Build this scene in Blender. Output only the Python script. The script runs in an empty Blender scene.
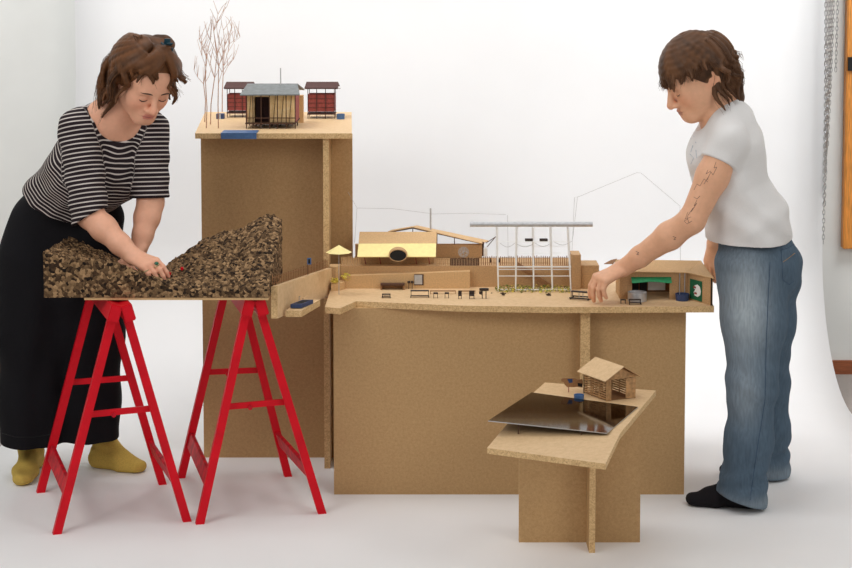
import bpy, bmesh, math, random
import numpy as np
from mathutils import Vector, Matrix, noise
from mathutils.bvhtree import BVHTree
random.seed(7)
SC = bpy.context.scene
COL = SC.collection

# ------------------------------------------------------------------ camera
F, PX, PY = 1800.0, 426.0, 102.0
TILT = math.atan(0.0818)
CAM_H, CAM_Y = 1.875, -6.1357
cam_d = bpy.data.cameras.new('camera')
cam = bpy.data.objects.new('camera', cam_d)
COL.objects.link(cam)
cam.location = (0, CAM_Y, CAM_H)
cam.rotation_euler = (math.pi/2 - TILT, 0, 0)
cam_d.sensor_width = 36.0
cam_d.lens = F*36.0/852.0
cam_d.shift_y = -(284.0-PY)/852.0
cam_d.clip_start = 0.05
SC.camera = cam

# ------------------------------------------------------------------ world, lights, exposure
w = bpy.data.worlds.new('world'); SC.world = w; w.use_nodes = True
w.node_tree.nodes['Background'].inputs[0].default_value = (1.0, 1.0, 1.0, 1)
w.node_tree.nodes['Background'].inputs[1].default_value = 0.36
def area_light(name, loc, target, sx, sy, power, color=(1, 1, 1), spread=180):
    d = bpy.data.lights.new(name, 'AREA'); d.shape = 'RECTANGLE'; d.size = sx; d.size_y = sy
    d.energy = power; d.color = color; d.spread = math.radians(spread)
    o = bpy.data.objects.new(name, d); COL.objects.link(o)
    o.location = loc
    o.rotation_euler = (Vector(target)-Vector(loc)).to_track_quat('-Z', 'Y').to_euler()
    return o
area_light('key_softbox', (-2.9, -3.2, 3.2), (0.1, 0.2, 0.7), 1.8, 1.8, 52, (1.0, 0.975, 0.94))
area_light('right_softbox', (2.5, -3.2, 2.7), (0.0, 0.2, 0.7), 1.3, 1.3, 25, (1.0, 0.975, 0.94))
area_light('overhead_softbox', (-0.2, -0.1, 4.4), (-0.2, 0.1, 0.0), 2.6, 2.0, 36, (1.0, 0.985, 0.96))
area_light('backdrop_light', (-1.9, 0.2, 3.9), (-0.6, 1.8, 1.4), 1.6, 0.6, 13.5, (0.97, 0.985, 1.0), 85)
area_light('backdrop_light', (2.5, 0.2, 3.6), (1.1, 1.8, 1.4), 1.6, 0.6, 17.5, (0.97, 0.985, 1.0), 85)
SC.view_settings.view_transform = 'Standard'
SC.view_settings.look = 'None'
SC.view_settings.exposure = 0.06
SC.view_settings.gamma = 1.0
SC.view_settings.use_curve_mapping = False

# ------------------------------------------------------------------ positions
def _ray(px, py):
    x, y = (px-PX)/F, (PY-py)/F
    c, s = math.cos(TILT), math.sin(TILT)
    return Vector((x, c+y*s, -s+y*c))
def atY(px, py, Y):
    r = _ray(px, py); t = (Y-CAM_Y)/r.y
    return Vector((r.x*t, Y, CAM_H+r.z*t))
def atZ(px, py, Z=0.0):
    r = _ray(px, py); t = (Z-CAM_H)/r.z
    return Vector((r.x*t, CAM_Y+r.y*t, Z))

# ------------------------------------------------------------------ materials
def s2l(c):
    return tuple(((v/255.0)/12.92 if v/255.0 <= .04045 else ((v/255.0+.055)/1.055)**2.4) for v in c)
def _new(name):
    m = bpy.data.materials.new(name); m.use_nodes = True
    nt = m.node_tree; b = nt.nodes['Principled BSDF']
    return m, nt, b
def _ramp(nt, stops, interp='LINEAR'):
    r = nt.nodes.new('ShaderNodeValToRGB'); e = r.color_ramp.elements
    r.color_ramp.interpolation = interp
    while len(e) < len(stops): e.new(0.5)
    for k, (p, c) in enumerate(stops):
        e[k].position = p; e[k].color = (*s2l(c), 1)
    return r
def _coord(nt, scale=(1, 1, 1)):
    t = nt.nodes.new('ShaderNodeTexCoord'); mp = nt.nodes.new('ShaderNodeMapping')
    mp.inputs['Scale'].default_value = scale
    nt.links.new(t.outputs['Object'], mp.inputs['Vector'])
    return mp.outputs['Vector']
def plain(name, rgb, rough=0.6, var=0.06, scale=60, metal=0.0, bump=0.0, spec=0.5, stretch=(1, 1, 1)):
    """noise-varied plain surface"""
    m, nt, b = _new(name)
    n = nt.nodes.new('ShaderNodeTexNoise'); n.inputs['Scale'].default_value = scale; n.inputs['Detail'].default_value = 4
    nt.links.new(_coord(nt, stretch), n.inputs['Vector'])
    lo = [max(0, v*(1-var)) for v in rgb]; hi = [min(255, v*(1+var)) for v in rgb]
    r = _ramp(nt, [(0.3, lo), (0.7, hi)])
    nt.links.new(n.outputs['Fac'], r.inputs['Fac']); nt.links.new(r.outputs['Color'], b.inputs['Base Color'])
    b.inputs['Roughness'].default_value = rough; b.inputs['Metallic'].default_value = metal
    b.inputs['Specular IOR Level'].default_value = spec
    if bump:
        bp = nt.nodes.new('ShaderNodeBump'); bp.inputs['Strength'].default_value = bump; bp.inputs['Distance'].default_value = 0.004
        nt.links.new(n.outputs['Fac'], bp.inputs['Height']); nt.links.new(bp.outputs['Normal'], b.inputs['Normal'])
    return m
def chip(name, a, c, d, scale, mixn=40, fine=0.35):
    """pressed wood chips: voronoi cells of three tones over a slow noise"""
    m, nt, b = _new(name); v = _coord(nt)
    vo = nt.nodes.new('ShaderNodeTexVoronoi'); vo.inputs['Scale'].default_value = scale
    nt.links.new(v, vo.inputs['Vector'])
    sep = nt.nodes.new('ShaderNodeSeparateColor'); nt.links.new(vo.outputs['Color'], sep.inputs['Color'])
    r = _ramp(nt, [(0.0, a), (0.45, c), (1.0, d)]); nt.links.new(sep.outputs[0], r.inputs['Fac'])
    n = nt.nodes.new('ShaderNodeTexNoise'); n.inputs['Scale'].default_value = mixn; n.inputs['Detail'].default_value = 6
    nt.links.new(v, n.inputs['Vector'])
    r2 = _ramp(nt, [(0.25, a), (0.5, c), (0.8, d)]); nt.links.new(n.outputs['Fac'], r2.inputs['Fac'])
    mx = nt.nodes.new('ShaderNodeMix'); mx.data_type = 'RGBA'; mx.inputs['Factor'].default_value = fine
    nt.links.new(r2.outputs['Color'], mx.inputs['A']); nt.links.new(r.outputs['Color'], mx.inputs['B'])
    nt.links.new(mx.outputs['Result'], b.inputs['Base Color'])
    b.inputs['Roughness'].default_value = 0.62; b.inputs['Specular IOR Level'].default_value = 0.35
    return m
M = {}
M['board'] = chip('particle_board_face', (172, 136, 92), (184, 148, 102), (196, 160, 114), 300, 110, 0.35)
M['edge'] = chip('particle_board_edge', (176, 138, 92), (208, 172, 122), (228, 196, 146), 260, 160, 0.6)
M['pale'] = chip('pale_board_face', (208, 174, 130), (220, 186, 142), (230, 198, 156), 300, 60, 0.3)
M['card'] = plain('brown_card', (188, 150, 106), 0.75, 0.07, 220)
M['card_dark'] = plain('brown_card_dark', (150, 108, 70), 0.75, 0.08, 220)
M['card_pale'] = plain('pale_card', (206, 168, 120), 0.75, 0.05, 200)
M['paper'] = plain('backdrop_paper', (240, 240, 241), 0.75, 0.008, 2)
M['wall'] = plain('painted_wall', (234, 235, 232), 0.6, 0.015, 3)
M['carpet'] = plain('grey_carpet', (160, 152, 146), 0.95, 0.12, 300)
M['basewood'] = plain('baseboard_wood', (150, 84, 50), 0.5, 0.15, 20, stretch=(1, 12, 12))
M['frame_wood'] = plain('orange_wood', (214, 140, 62), 0.4, 0.14, 26, stretch=(8, 8, .6))
M['red'] = plain('red_paint', (208, 8, 30), 0.45, 0.05, 14, spec=.2)
M['red_worn'] = plain('worn_red_paint', (186, 16, 36), 0.5, 0.2, 30, spec=.2)
M['steel'] = plain('galvanised_steel', (170, 172, 174), 0.35, 0.1, 200, metal=0.9)
M['pinewood'] = chip('pine_battens', (222, 186, 128), (240, 208, 154), (248, 224, 178), 90, 60, 0.3)
M['darkwood'] = plain('dark_brown_stick', (78, 50, 34), 0.7, 0.2, 150)
M['blue'] = plain('blue_paint', (70, 104, 150), 0.5, 0.06, 100)
M['navy'] = plain('navy_paint', (44, 62, 102), 0.5, 0.08, 100)
M['yellow'] = plain('yellow_card', (250, 232, 160), 0.7, 0.02, 80)
M['oxblood'] = plain('oxblood_card', (146, 66, 60), 0.7, 0.1, 120)
M['oxblood_dark'] = plain('oxblood_dark', (74, 42, 38), 0.7, 0.1, 120)
M['roofgrey'] = plain('grey_roof_sheet', (120, 124, 124), 0.5, 0.08, 60, metal=0.2)
M['white'] = plain('white_paint', (238, 238, 236), 0.5, 0.02, 60)
M['greywire'] = plain('grey_wire', (176, 174, 172), 0.5, 0.04, 60)
M['ink'] = plain('black_void', (16, 14, 13), 0.8, 0.1, 60)
M['soot'] = plain('dark_figure', (52, 40, 34), 0.8, 0.25, 200)
M['green'] = plain('green_card', (12, 92, 58), 0.6, 0.1, 100)
M['awning'] = plain('bright_green_awning', (30, 140, 88), 0.6, 0.06, 100)
M['alu'] = plain('brushed_tin', (196, 197, 200), 0.35, 0.05, 90, metal=0.55)
M['moss'] = plain('moss', (116, 118, 58), 0.95, 0.35, 200)
M['olive'] = plain('olive_leaf', (206, 188, 84), 0.9, 0.25, 200)

# ------------------------------------------------------------------ mesh builder
class MB:
    def __init__(s): s.v = []; s.f = []; s.mi = []
    def add(s, vs, fs, mi=0):
        o = len(s.v); s.v += [tuple(v) for v in vs]
        for k, f in enumerate(fs):
            s.f.append([i+o for i in f]); s.mi.append(mi[k] if isinstance(mi, list) else mi)
        return s
    def hexa(s, b, t, mi=0, side=None):
        """b, t: four bottom and four top corners (counter-clockwise from above); side = material of the four sides"""
        fs = [[3, 2, 1, 0], [4, 5, 6, 7]]+[[i, (i+1) % 4, 4+(i+1) % 4, 4+i] for i in range(4)]
        sd = mi if side is None else side
        return s.add(list(b)+list(t), fs, [mi, mi, sd, sd, sd, sd])
    def box(s, x0, x1, y0, y1, z0, z1, mi=0, edge=None, thin='z'):
        """box; faces square to the thin axis get mi, the others edge"""
        e = mi if edge is None else edge
        vs = [(x0, y0, z0), (x1, y0, z0), (x1, y1, z0), (x0, y1, z0), (x0, y0, z1), (x1, y0, z1), (x1, y1, z1), (x0, y1, z1)]
        fs = [[3, 2, 1, 0], [4, 5, 6, 7], [0, 1, 5, 4], [1, 2, 6, 5], [2, 3, 7, 6], [3, 0, 4, 7]]
        ax = ['z', 'z', 'y', 'x', 'y', 'x']
        return s.add(vs, fs, [mi if a == thin else e for a in ax])
    def prism(s, poly, z0, z1, mi=0, edge=None):
        """flat polygon (counter-clockwise from above) raised from z0 to z1"""
        e = mi if edge is None else edge; n = len(poly)
        vs = [(p[0], p[1], z0) for p in poly]+[(p[0], p[1], z1) for p in poly]
        fs = [list(range(n))[::-1], list(range(n, 2*n))]+[[i, (i+1) % n, n+(i+1) % n, n+i] for i in range(n)]
        return s.add(vs, fs, [mi, mi]+[e]*n)
    def wallpoly(s, poly, thick, mi=0, edge=None):
        """polygon given as 3-D points in one plane, given a thickness vector"""
        e = mi if edge is None else edge; n = len(poly); th = Vector(thick)
        vs = [Vector(p) for p in poly]+[Vector(p)+th for p in poly]
        fs = [list(range(n)), list(range(n, 2*n))[::-1]]+[[(i+1) % n, i, n+i, n+(i+1) % n] for i in range(n)]
        return s.add(vs, fs, [mi, mi]+[e]*n)
    def bar(s, a, b, wx, wy, mi=0, up=(0, 0, 1)):
        """rectangular bar from a to b; wx across, wy along the up side"""
        a, b = Vector(a), Vector(b); d = (b-a).normalized(); u = Vector(up)
        if abs(d.dot(u)) > .98: u = Vector((0, 1, 0))
        x = d.cross(u).normalized(); y = x.cross(d).normalized()
        q = [-x*wx/2-y*wy/2, x*wx/2-y*wy/2, x*wx/2+y*wy/2, -x*wx/2+y*wy/2]
        vs = [a+p for p in q]+[b+p for p in q]
        return s.add(vs, [[3, 2, 1, 0], [4, 5, 6, 7]]+[[i, (i+1) % 4, 4+(i+1) % 4, 4+i] for i in range(4)], mi)
    def tube(s, pts, r, n=8, mi=0, cap=True):
        """round tube along points; r one radius or one per point"""
        pts = [Vector(p) for p in pts]; k = len(pts); rs = r if isinstance(r, (list, tuple)) else [r]*k
        vs = []; fs = []; prev = None
        for i, p in enumerate(pts):
            d = (pts[min(i+1, k-1)]-pts[max(i-1, 0)])
            d = d.normalized() if d.length > 1e-9 else Vector((0, 0, 1))
            if prev is None:
                u = Vector((0, 0, 1)) if abs(d.z) < .9 else Vector((0, 1, 0))
            else: u = prev
            x = d.cross(u).normalized(); y = x.cross(d).normalized(); prev = y
            for j in range(n):
                a = 2*math.pi*j/n
                vs.append(p+(x*math.cos(a)+y*math.sin(a))*rs[i])
        for i in range(k-1):
            for j in range(n):
                fs.append([i*n+(j+1) % n, i*n+j, (i+1)*n+j, (i+1)*n+(j+1) % n])
        if cap: fs += [list(range(n)), list(range((k-1)*n, k*n))[::-1]]
        return s.add(vs, fs, mi)
    def lathe(s, c, prof, n=20, mi=0, axis=(0, 0, 1)):
        """profile of (radius, height) pairs turned about the axis through c"""
        c = Vector(c); ax = Vector(axis).normalized()
        x = ax.orthogonal().normalized(); y = ax.cross(x)
        vs = []; fs = []; k = len(prof)
        for (r, h) in prof:
            for j in range(n):
                a = 2*math.pi*j/n; vs.append(c+ax*h+(x*math.cos(a)+y*math.sin(a))*max(r, 1e-5))
        for i in range(k-1):
            for j in range(n):
                fs.append([i*n+j, i*n+(j+1) % n, (i+1)*n+(j+1) % n, (i+1)*n+j])
        fs += [list(range(n))[::-1], list(range((k-1)*n, k*n))]
        return s.add(vs, fs, mi)
    def build(s, name, mats, parent=None, smooth=False, bevel=0.0, loc=None):
        """link everything added so far as ONE mesh object"""
        me = bpy.data.meshes.new(name); vs = s.v
        off = Vector((0, 0, 0))
        if parent is not None: off = parent.location
        if loc is not None: off = Vector(loc)
        if off.length > 0: vs = [(v[0]-off.x, v[1]-off.y, v[2]-off.z) for v in vs]
        me.from_pydata(vs, [], s.f)
        for m in (mats if isinstance(mats, (list, tuple)) else [mats]): me.materials.append(m)
        me.polygons.foreach_set('material_index', s.mi)
        bm = bmesh.new(); bm.from_mesh(me); bmesh.ops.recalc_face_normals(bm, faces=bm.faces)
        if bevel: bmesh.ops.bevel(bm, geom=[e for e in bm.edges if len(e.link_faces) == 2 and e.calc_face_angle(0) > .6], offset=bevel, segments=2, affect='EDGES', clamp_overlap=True)
        bm.to_mesh(me); bm.free()
        if smooth: me.polygons.foreach_set('use_smooth', [True]*len(me.polygons))
        me.update()
        o = bpy.data.objects.new(name, me); COL.objects.link(o)
        if parent is not None: o.parent = parent
        elif loc is not None: o.location = loc
        return o

def tag(o, label, cat, group=None, kind=None):
    o['label'] = label; o['category'] = cat
    if group: o['group'] = group
    if kind: o['kind'] = kind
    return o
def thing(name, label, cat, loc=(0, 0, 0), group=None):
    o = bpy.data.objects.new(name, None); COL.objects.link(o); o.empty_display_size = 0.05
    o.location = loc
    return tag(o, label, cat, group)
def part(parent, name, mb, mats, sub=None, **k):
    """a part mesh; coordinates are world ones, made local to its thing"""
    o = mb.build(name, mats, parent, **k)
    if sub is not None: o.parent = sub
    return o
def structure(name, mb, mats, **k):
    o = mb.build(name, mats, **k); o['kind'] = 'structure'; return o
def copy_tree(o, parent=None):
    c = o.copy(); COL.objects.link(c); c.parent = parent
    for ch in o.children: copy_tree(ch, c)
    return c
# ------------------------------------------------------------------ the room
WY = 1.84
structure('floor', MB().box(-3.6, 3.6, -6.6, WY+.1, -0.05, -0.004), M['carpet'])
structure('wall_back', MB().box(-3.6, 3.6, WY, WY+.1, -0.02, 3.4), M['wall'])
structure('wall_left', MB().box(-3.7, -3.6, -6.6, WY+.1, -0.02, 3.4), M['wall'])
structure('wall_right', MB().box(3.6, 3.7, -6.6, WY+.1, -0.02, 3.4), M['wall'])
structure('baseboard_back', MB().box(1.2, 3.59, WY-.014, WY-.0005, -0.004, 0.058).box(-3.59, -1.2, WY-.014, WY-.0005, -0.004, 0.058), M['basewood'])
# white paper sweep: hangs, curves and runs out over the floor
mb = MB(); prof = []
PYB, R = 1.70, 0.62
for z in np.linspace(3.3, R, 12): prof.append((PYB, z))
for a in np.linspace(0, math.pi/2, 16)[1:]: prof.append((PYB-R+R*math.cos(a), R-R*math.sin(a)))
for y in np.linspace(PYB-R, -4.6, 14)[1:]: prof.append((y, 0.0))
XL, XR, nx = -1.527, 1.742, 14
vs = []; fs = []
for (y, z) in prof:
    for i in range(nx+1): vs.append(((XL-.10*(1-min(1, z/1.2)))+(XR-XL+.10*(1-min(1, z/1.2)))*i/nx, y, z))
for j in range(len(prof)-1):
    for i in range(nx):
        a = j*(nx+1)+i; fs.append([a, a+1, a+nx+2, a+nx+1])
mb.add(vs, fs)
bd = mb.build('paper_backdrop', M['paper'], smooth=True)
sm = bd.modifiers.new('thickness', 'SOLIDIFY'); sm.thickness = 0.002; sm.offset = -1
bd['kind'] = 'structure'
# orange wooden frame at the right edge of the wall
t = thing('wooden_panel', 'orange varnished wooden door frame edge at right border', 'panel', atY(850, 249, WY-.03))
p0 = atY(843, 249, WY-.05)
part(t, 'panel_board', MB().box(p0.x, p0.x+.6, WY-.05, WY-.001, p0.z, 3.2), M['frame_wood'], bevel=.004)
h = atY(851, 64, WY-.06)
part(t, 'latch', MB().box(h.x-.012, h.x+.02, WY-.062, WY-.05, h.z-.03, h.z+.03), M['ink'])
# chains hanging beside the paper
def chain(x0, z_top, z_bot, y, sway, r=0.006, nl=0.032):
    mb = MB(); z = z_top; k = 0
    while z > z_bot:
        f = (z_top-z)/(z_top-z_bot)
        c = Vector((x0+sway*f*f, y, z)); pts = []
        for j in range(11):
            a = 2*math.pi*j/10
            u = math.cos(a)*nl*.62; q = math.sin(a)*r*1.25
            pts.append(c+(Vector((q, 0, u)) if k % 2 == 0 else Vector((q*.3, q, u))))
        mb.tube(pts, r*.32, 5, cap=False)
        z -= nl*.86; k += 1
    return mb
CH = [(824.5, 176, 1.60, 'grey steel chain nearest the white paper edge', .020), (827, 242, 1.63, 'longest grey steel chain, second from the white paper edge', .004), (829.4, 206, 1.66, 'grey steel chain third from the white paper edge', -.004),
      (831.6, 190, 1.69, 'grey steel chain fourth from the white paper edge', -.014), (834, 172, 1.72, 'grey steel chain fifth from the white paper edge', -.024), (836.2, 148, 1.75, 'grey steel chain sixth from the white paper edge', -.026), (838.6, 72, 1.78, 'short grey steel chain farthest from the white paper edge', -.006)]
for (px, pb, y, lab, sw) in CH:
    a = atY(px, -12, y); b = atY(px, pb, y)
    tag(chain(a.x, 2.6, b.z, y, sw, .0042, .021).build('hanging_chain', M['steel'], smooth=True, loc=(a.x, y, 2.6)), lab, 'chain', 'chains beside the backdrop')
tag(MB().tube([(1.72, 1.62, 2.62), (1.84, 1.62, 2.62)], .012, 8).bar((1.82, 1.62, 2.62), (1.82, WY-.001, 2.62), .03, .03).build('chain_hook_rail', M['steel']), 'steel rail on the wall that the chains hang from', 'rail')

# ------------------------------------------------------------------ particle board stands
TH = 0.019
BM = [M['board'], M['edge']]
# tower
t = thing('tall_plinth', 'tall brown particle board stand with sauna hut model on top', 'stand', (-.55, .5, 0))
TZ = 1.235
sl = [atZ(195, 133.4, TZ), atZ(352, 133.4, TZ), atZ(351.6, 112, TZ), atZ(205, 112, TZ)]
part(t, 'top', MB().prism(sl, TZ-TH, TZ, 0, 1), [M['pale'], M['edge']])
part(t, 'panel', MB().box(-.83, -.372, .462, .462+TH, 0, TZ-TH, 0, 1, 'y').box(-.35, -.2715, .462, .462+TH, 0, TZ-TH, 0, 1, 'y'), BM)
part(t, 'fin', MB().box(-.3715, -.3505, .318, 1.08, 0, TZ-TH, 0, 1, 'x'), BM)
# long low stand
DZ = 0.68
t = thing('long_plinth', 'long low brown particle board stand carrying the village model', 'stand', (.3, 0, 0))
fr = [(325, 307), (340, 308.4), (356, 301.2), (460, 305.6), (560, 307), (714, 306.3)]
dk = [atZ(x, y, DZ) for x, y in fr]+[Vector((1.0, .62, DZ)), Vector((-.255, .62, DZ)), Vector((-.255, .456, DZ)), Vector((-.342, .456, DZ))]
DECK = dk
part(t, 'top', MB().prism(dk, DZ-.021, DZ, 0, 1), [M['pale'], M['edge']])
part(t, 'panel', MB().box(-.32, .898, 0, TH, 0, DZ-.021, 0, 1, 'y'), BM)
fx = atY(580.5, 330, -.045).x
part(t, 'fin', MB().box(fx, fx+.033, -.045, -.0005, 0, DZ-.021, 0, 1, 'x'), BM)
part(t, 'rib', MB().box(fx, fx+.033, TH+.0005, .6, 0, DZ-.021, 0, 1, 'x'), BM)
part(t, 'rib', MB().box(fx-.5, fx-.479, TH+.0005, .6, 0, DZ-.021, 0, 1, 'x'), BM)
# small stand in front
SZ = 0.471      # level at the back, folded down towards the front left
K1, K2, P0 = atZ(533, 393, SZ), atZ(620, 433.5, SZ), atZ(487, 448, .420)
_n = (K2-K1).cross(P0-K1)
def _pz(x, y): return K1.z-(_n.x*(x-K1.x)+_n.y*(y-K1.y))/_n.z
def splane(x, y): return min(SZ, _pz(x, y))
def atS(px, py):
    p = atZ(px, py, SZ)
    if _pz(p.x, p.y) >= SZ: return p
    r = _ray(px, py); o = Vector((0, CAM_Y, CAM_H))
    return o+r*((K1-o).dot(_n)/r.dot(_n))
t = thing('small_plinth', 'small brown particle board table in front with barn model on it', 'stand', (.49, -.5, 0))
P1, P2, P3 = atS(605.6, 463.8), atZ(656, 390.5, SZ), atZ(545, 382.5, SZ)
mb = MB().wallpoly([P0, P1, K2, K1], (0, 0, -.017), 0, 1).wallpoly([K1, K2, P2, P3], (0, 0, -.017), 0, 1)
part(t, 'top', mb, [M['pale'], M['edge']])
def upright(x0, x1, y0, y1, thin):
    e = .0175
    q = [(x0, y0), (x1, y0), (x1, y1), (x0, y1)]
    mb = MB(); mb.hexa([(x, y, 0) for x, y in q], [(x, y, splane(x, y)-e) for x, y in q], 0, 0)
    k = len(mb.mi)-4
    for i in range(4):
        if (thin == 'y' and i in (1, 3)) or (thin == 'x' and i in (0, 2)): mb.mi[k+i] = 1
    return mb
part(t, 'panel', upright(.297, .5115, -.513, -.494, 'y'), BM)
part(t, 'panel', upright(.5315, .684, -.513, -.494, 'y'), BM)
part(t, 'fin', upright(.512, .531, -.615, -.34, 'x'), BM)

# ------------------------------------------------------------------ trestles
def trestle(feet, top_f, top_r, zt, label, group):
    """feet: front-left, front-right, rear-left, rear-right floor points; a hinged A-frame"""
    fl, frr, rl, rr = feet
    t = thing('trestle', label, 'trestle', (fl+frr+rl+rr)/4, group)
    ax = (top_f-top_r).normalized(); side = ax.cross(Vector((0, 0, 1))).normalized()  # towards the right
    if side.x < 0: side = -side
    for sgn, (f, r) in ((-1, (fl, rl)), (1, (frr, rr))):
        off = side*sgn*0.022
        lean = ((f+r)/2-(top_f+top_r)/2).normalized()
        a, b = top_f+off+ax*.05, top_r+off+ax*.0
        a.z = b.z = zt-.0325
        n2 = ax.cross(lean).normalized()
        part(t, 'top_rail', MB().bar(a, b, .036, .056, up=(-lean)), M['red'], bevel=.003)
        leg_pts = {}
        for key, foot, tp in (('f', f, top_f), ('r', r, top_r)):
            tp = tp+off; tp.z = zt-.045
            d = (foot-tp).normalized()
            # foot cut level with the floor
            v = [ax*sx*.0125+n2*sy*.0135 for sx, sy in ((-1, -1), (1, -1), (1, 1), (-1, 1))]
            bot = []; top = []
            for q in v:
                p = tp+q; top.append(p); k = p.z/(-d.z); bot.append(p+d*k)
            part(t, 'leg', MB().hexa(bot, top), M['red'])
            leg_pts[key] = (tp, foot)
        lp = [leg_pts[k][0].lerp(leg_pts[k][1], .80) for k in ('f', 'r')]
        part(t, 'stretcher', MB().bar(lp[0]-ax*.012+n2*0, lp[1]+ax*.012, .014, .055, up=-lean), M['red_worn'], bevel=.002)
    for key, foot_l, foot_r, tp in (('f', fl, frr, top_f), ('r', rl, rr, top_r)):
        tz = tp.copy(); tz.z = zt-.045
        k = .46
        a = (tz-side*.022).lerp(foot_l, k)-ax*.016; b = (tz+side*.022).lerp(foot_r, k)-ax*.016
        b.z += 0.004
        sp_ = part(t, 'spreader', MB().bar(a, b, .008, .02), M['red'])
        m = a.lerp(b, .4); m.z -= .008
        part(t, 'rivet', MB().lathe(m+ax*.006, [(.002, -.004), (.008, -.004), (.008, .004), (.002, .004)], 10, axis=ax), M['red_worn'], sub=sp_)
    return t
TT = .7535
def make_trestle(px, label, dx=0):
    q = [atZ(x, y, 0) for x, y in px]
    f, r = (q[0]+q[1])/2, (q[2]+q[3])/2
    f.z = r.z = TT; f.x += dx
    return trestle(q, f, r, TT, label, 'red trestles')
make_trestle([(56.7, 534), (187, 521.5), (40.4, 492.5), (162.5, 484.5)], 'red painted wooden trestle in front of the woman in wide black trousers')
make_trestle([(199.6, 524), (322, 513.5), (181, 478), (288, 476.5)], 'red painted wooden trestle in front of the tall brown plinth', -.022)

# ------------------------------------------------------------------ cork terrain on its board
CY0, CY1 = -.345, .07
bz = TT+.0085
cl, cr = atY(44, 298, CY0).x, atY(268.5, 298, CY0).x
tag(MB().box(cl+.13, cr, CY0+.003, CY1, TT, bz).build('baseboard_sheet', M['card_pale'], loc=(cl, 0, TT)), 'thin pale board under the cork terrain, lying on the red trestles', 'board')
front = [(44, 252), (56, 256), (75, 259), (100, 260), (117, 262), (140, 273), (163, 283), (180, 288), (200, 290.5), (225, 291), (250, 290.5), (270, 288.5)]
back = [(49, 230), (62, 235), (90, 246), (116, 257), (140, 270), (160, 276), (172, 261), (190, 249), (204, 238.5), (222, 231.5), (243, 228), (256, 219), (267, 214.2), (274, 215), (283, 220)]
def prof_at(pts, Y):
    w_ = [atY(x, y, Y) for x, y in pts]
    xs = [p.x for p in w_]; zs = [p.z for p in w_]
    return lambda x: float(np.interp(x, xs, zs))
pf, pb = prof_at(front, CY0), prof_at(back, CY1)
mb = MB(); NX, NY, NZ = 150, 84, 16
def chunk(p, amp):
    """lumpy pressed bark"""
    d, pts = noise.voronoi(p*62)
    d2, _ = noise.voronoi(p*120)
    return (0.55-d[0])*amp+(.5-d2[0])*amp*.35
top = {}
vs = []; fs = []
for j in range(NY+1):
    v = j/NY; y = CY0+(CY1-CY0)*v
    for i in range(NX+1):
        u = i/NX; x = cl+(cr-cl)*u + (0.012*v*u)
        k = v**0.8
        z = pf(x)*(1-k)+pb(x)*k
        if u > .6: z += .018*math.sin(math.pi*min(1, v*1.1))*(-(u-.6)/.4)*.6
        z += chunk(Vector((x, y, z)), .016)
        z = max(z, bz+.006)
        vs.append((x, y, z))
def idx(i, j): return j*(NX+1)+i
for j in range(NY):
    for i in range(NX): fs.append([idx(i, j), idx(i+1, j), idx(i+1, j+1), idx(i, j+1)])
# the four sides, lumpy too
def skirt(path, nrm):
    base = len(vs); n = len(path)
    for k in range(1, NZ+1):
        for q in path:
            tx, ty, tz = vs[q]; z = tz+(bz-tz)*k/NZ
            a = chunk(Vector((tx, ty, z)), .006) if k < NZ else 0
            vs.append((tx+nrm[0]*a, ty+nrm[1]*a, z))
    for k in range(NZ):
        for q in range(n-1):
            a = path[q] if k == 0 else base+(k-1)*n+q; b = path[q+1] if k == 0 else base+(k-1)*n+q+1
            c = base+k*n+q; d = c+1
            fs.append([a, c, d, b])
skirt([idx(i, 0) for i in range(NX+1)], (0, -1))
skirt([idx(NX, j) for j in range(NY+1)], (1, 0))
skirt([idx(i, NY) for i in range(NX, -1, -1)], (0, 1))
skirt([idx(0, j) for j in range(NY, -1, -1)], (-1, 0))
mb.add(vs, fs)
m, nt, b = _new('pressed_cork')
v = _coord(nt)
vo = nt.nodes.new('ShaderNodeTexVoronoi'); vo.inputs['Scale'].default_value = 105; nt.links.new(v, vo.inputs['Vector'])
sep = nt.nodes.new('ShaderNodeSeparateColor'); nt.links.new(vo.outputs['Color'], sep.inputs['Color'])
r = _ramp(nt, [(0.0, (30, 22, 17)), (0.28, (78, 58, 40)), (0.65, (122, 96, 68)), (1.0, (176, 142, 104))])
nt.links.new(sep.outputs[0], r.inputs['Fac']); nt.links.new(r.outputs['Color'], b.inputs['Base Color'])
b.inputs['Roughness'].default_value = .85; b.inputs['Specular IOR Level'].default_value = .2
bp = nt.nodes.new('ShaderNodeBump'); bp.inputs['Strength'].default_value = .9; bp.inputs['Distance'].default_value = .006; bp.invert = True
nt.links.new(vo.outputs['Distance'], bp.inputs['Height']); nt.links.new(bp.outputs['Normal'], b.inputs['Normal'])
M['cork'] = m
cork = mb.build('cork_terrain', M['cork'], loc=(cl, 0, bz))
tag(cork, 'dark brown pressed cork hillside model with a valley in the middle', 'terrain model')


# ------------------------------------------------------------------ small model pieces
def one(name, label, cat, mb, mats, group=None, loc=None, **k):
    return tag(mb.build(name, mats, loc=loc, **k), label, cat, group)
def face(px0, px1, py0, py1, Y, T, mb=None, mi=0):
    """upright slab whose front face fills the pixel box at depth Y, T thick to the back"""
    a, b = atY(px0, py1, Y), atY(px1, py0, Y)
    return (mb or MB()).box(a.x, b.x, Y, Y+T, a.z, b.z, mi)
def pickets(mb, a, b, h, n, wd=.0028, rails=(.25, .8)):
    a, b = Vector(a), Vector(b)
    for k in range(n):
        p = a.lerp(b, k/(n-1)); mb.bar(p, p+Vector((0, 0, h*random.uniform(.92, 1.06))), wd, .0012, up=(0, 1, 0))
    for r in rails:
        u = Vector((0, .0018, h*r)); mb.bar(a+u, b+u, .0012, .0016)
    return mb

# ---- on the tall plinth
z = TZ
def on_top(px, py): return atZ(px, py, TZ)
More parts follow.
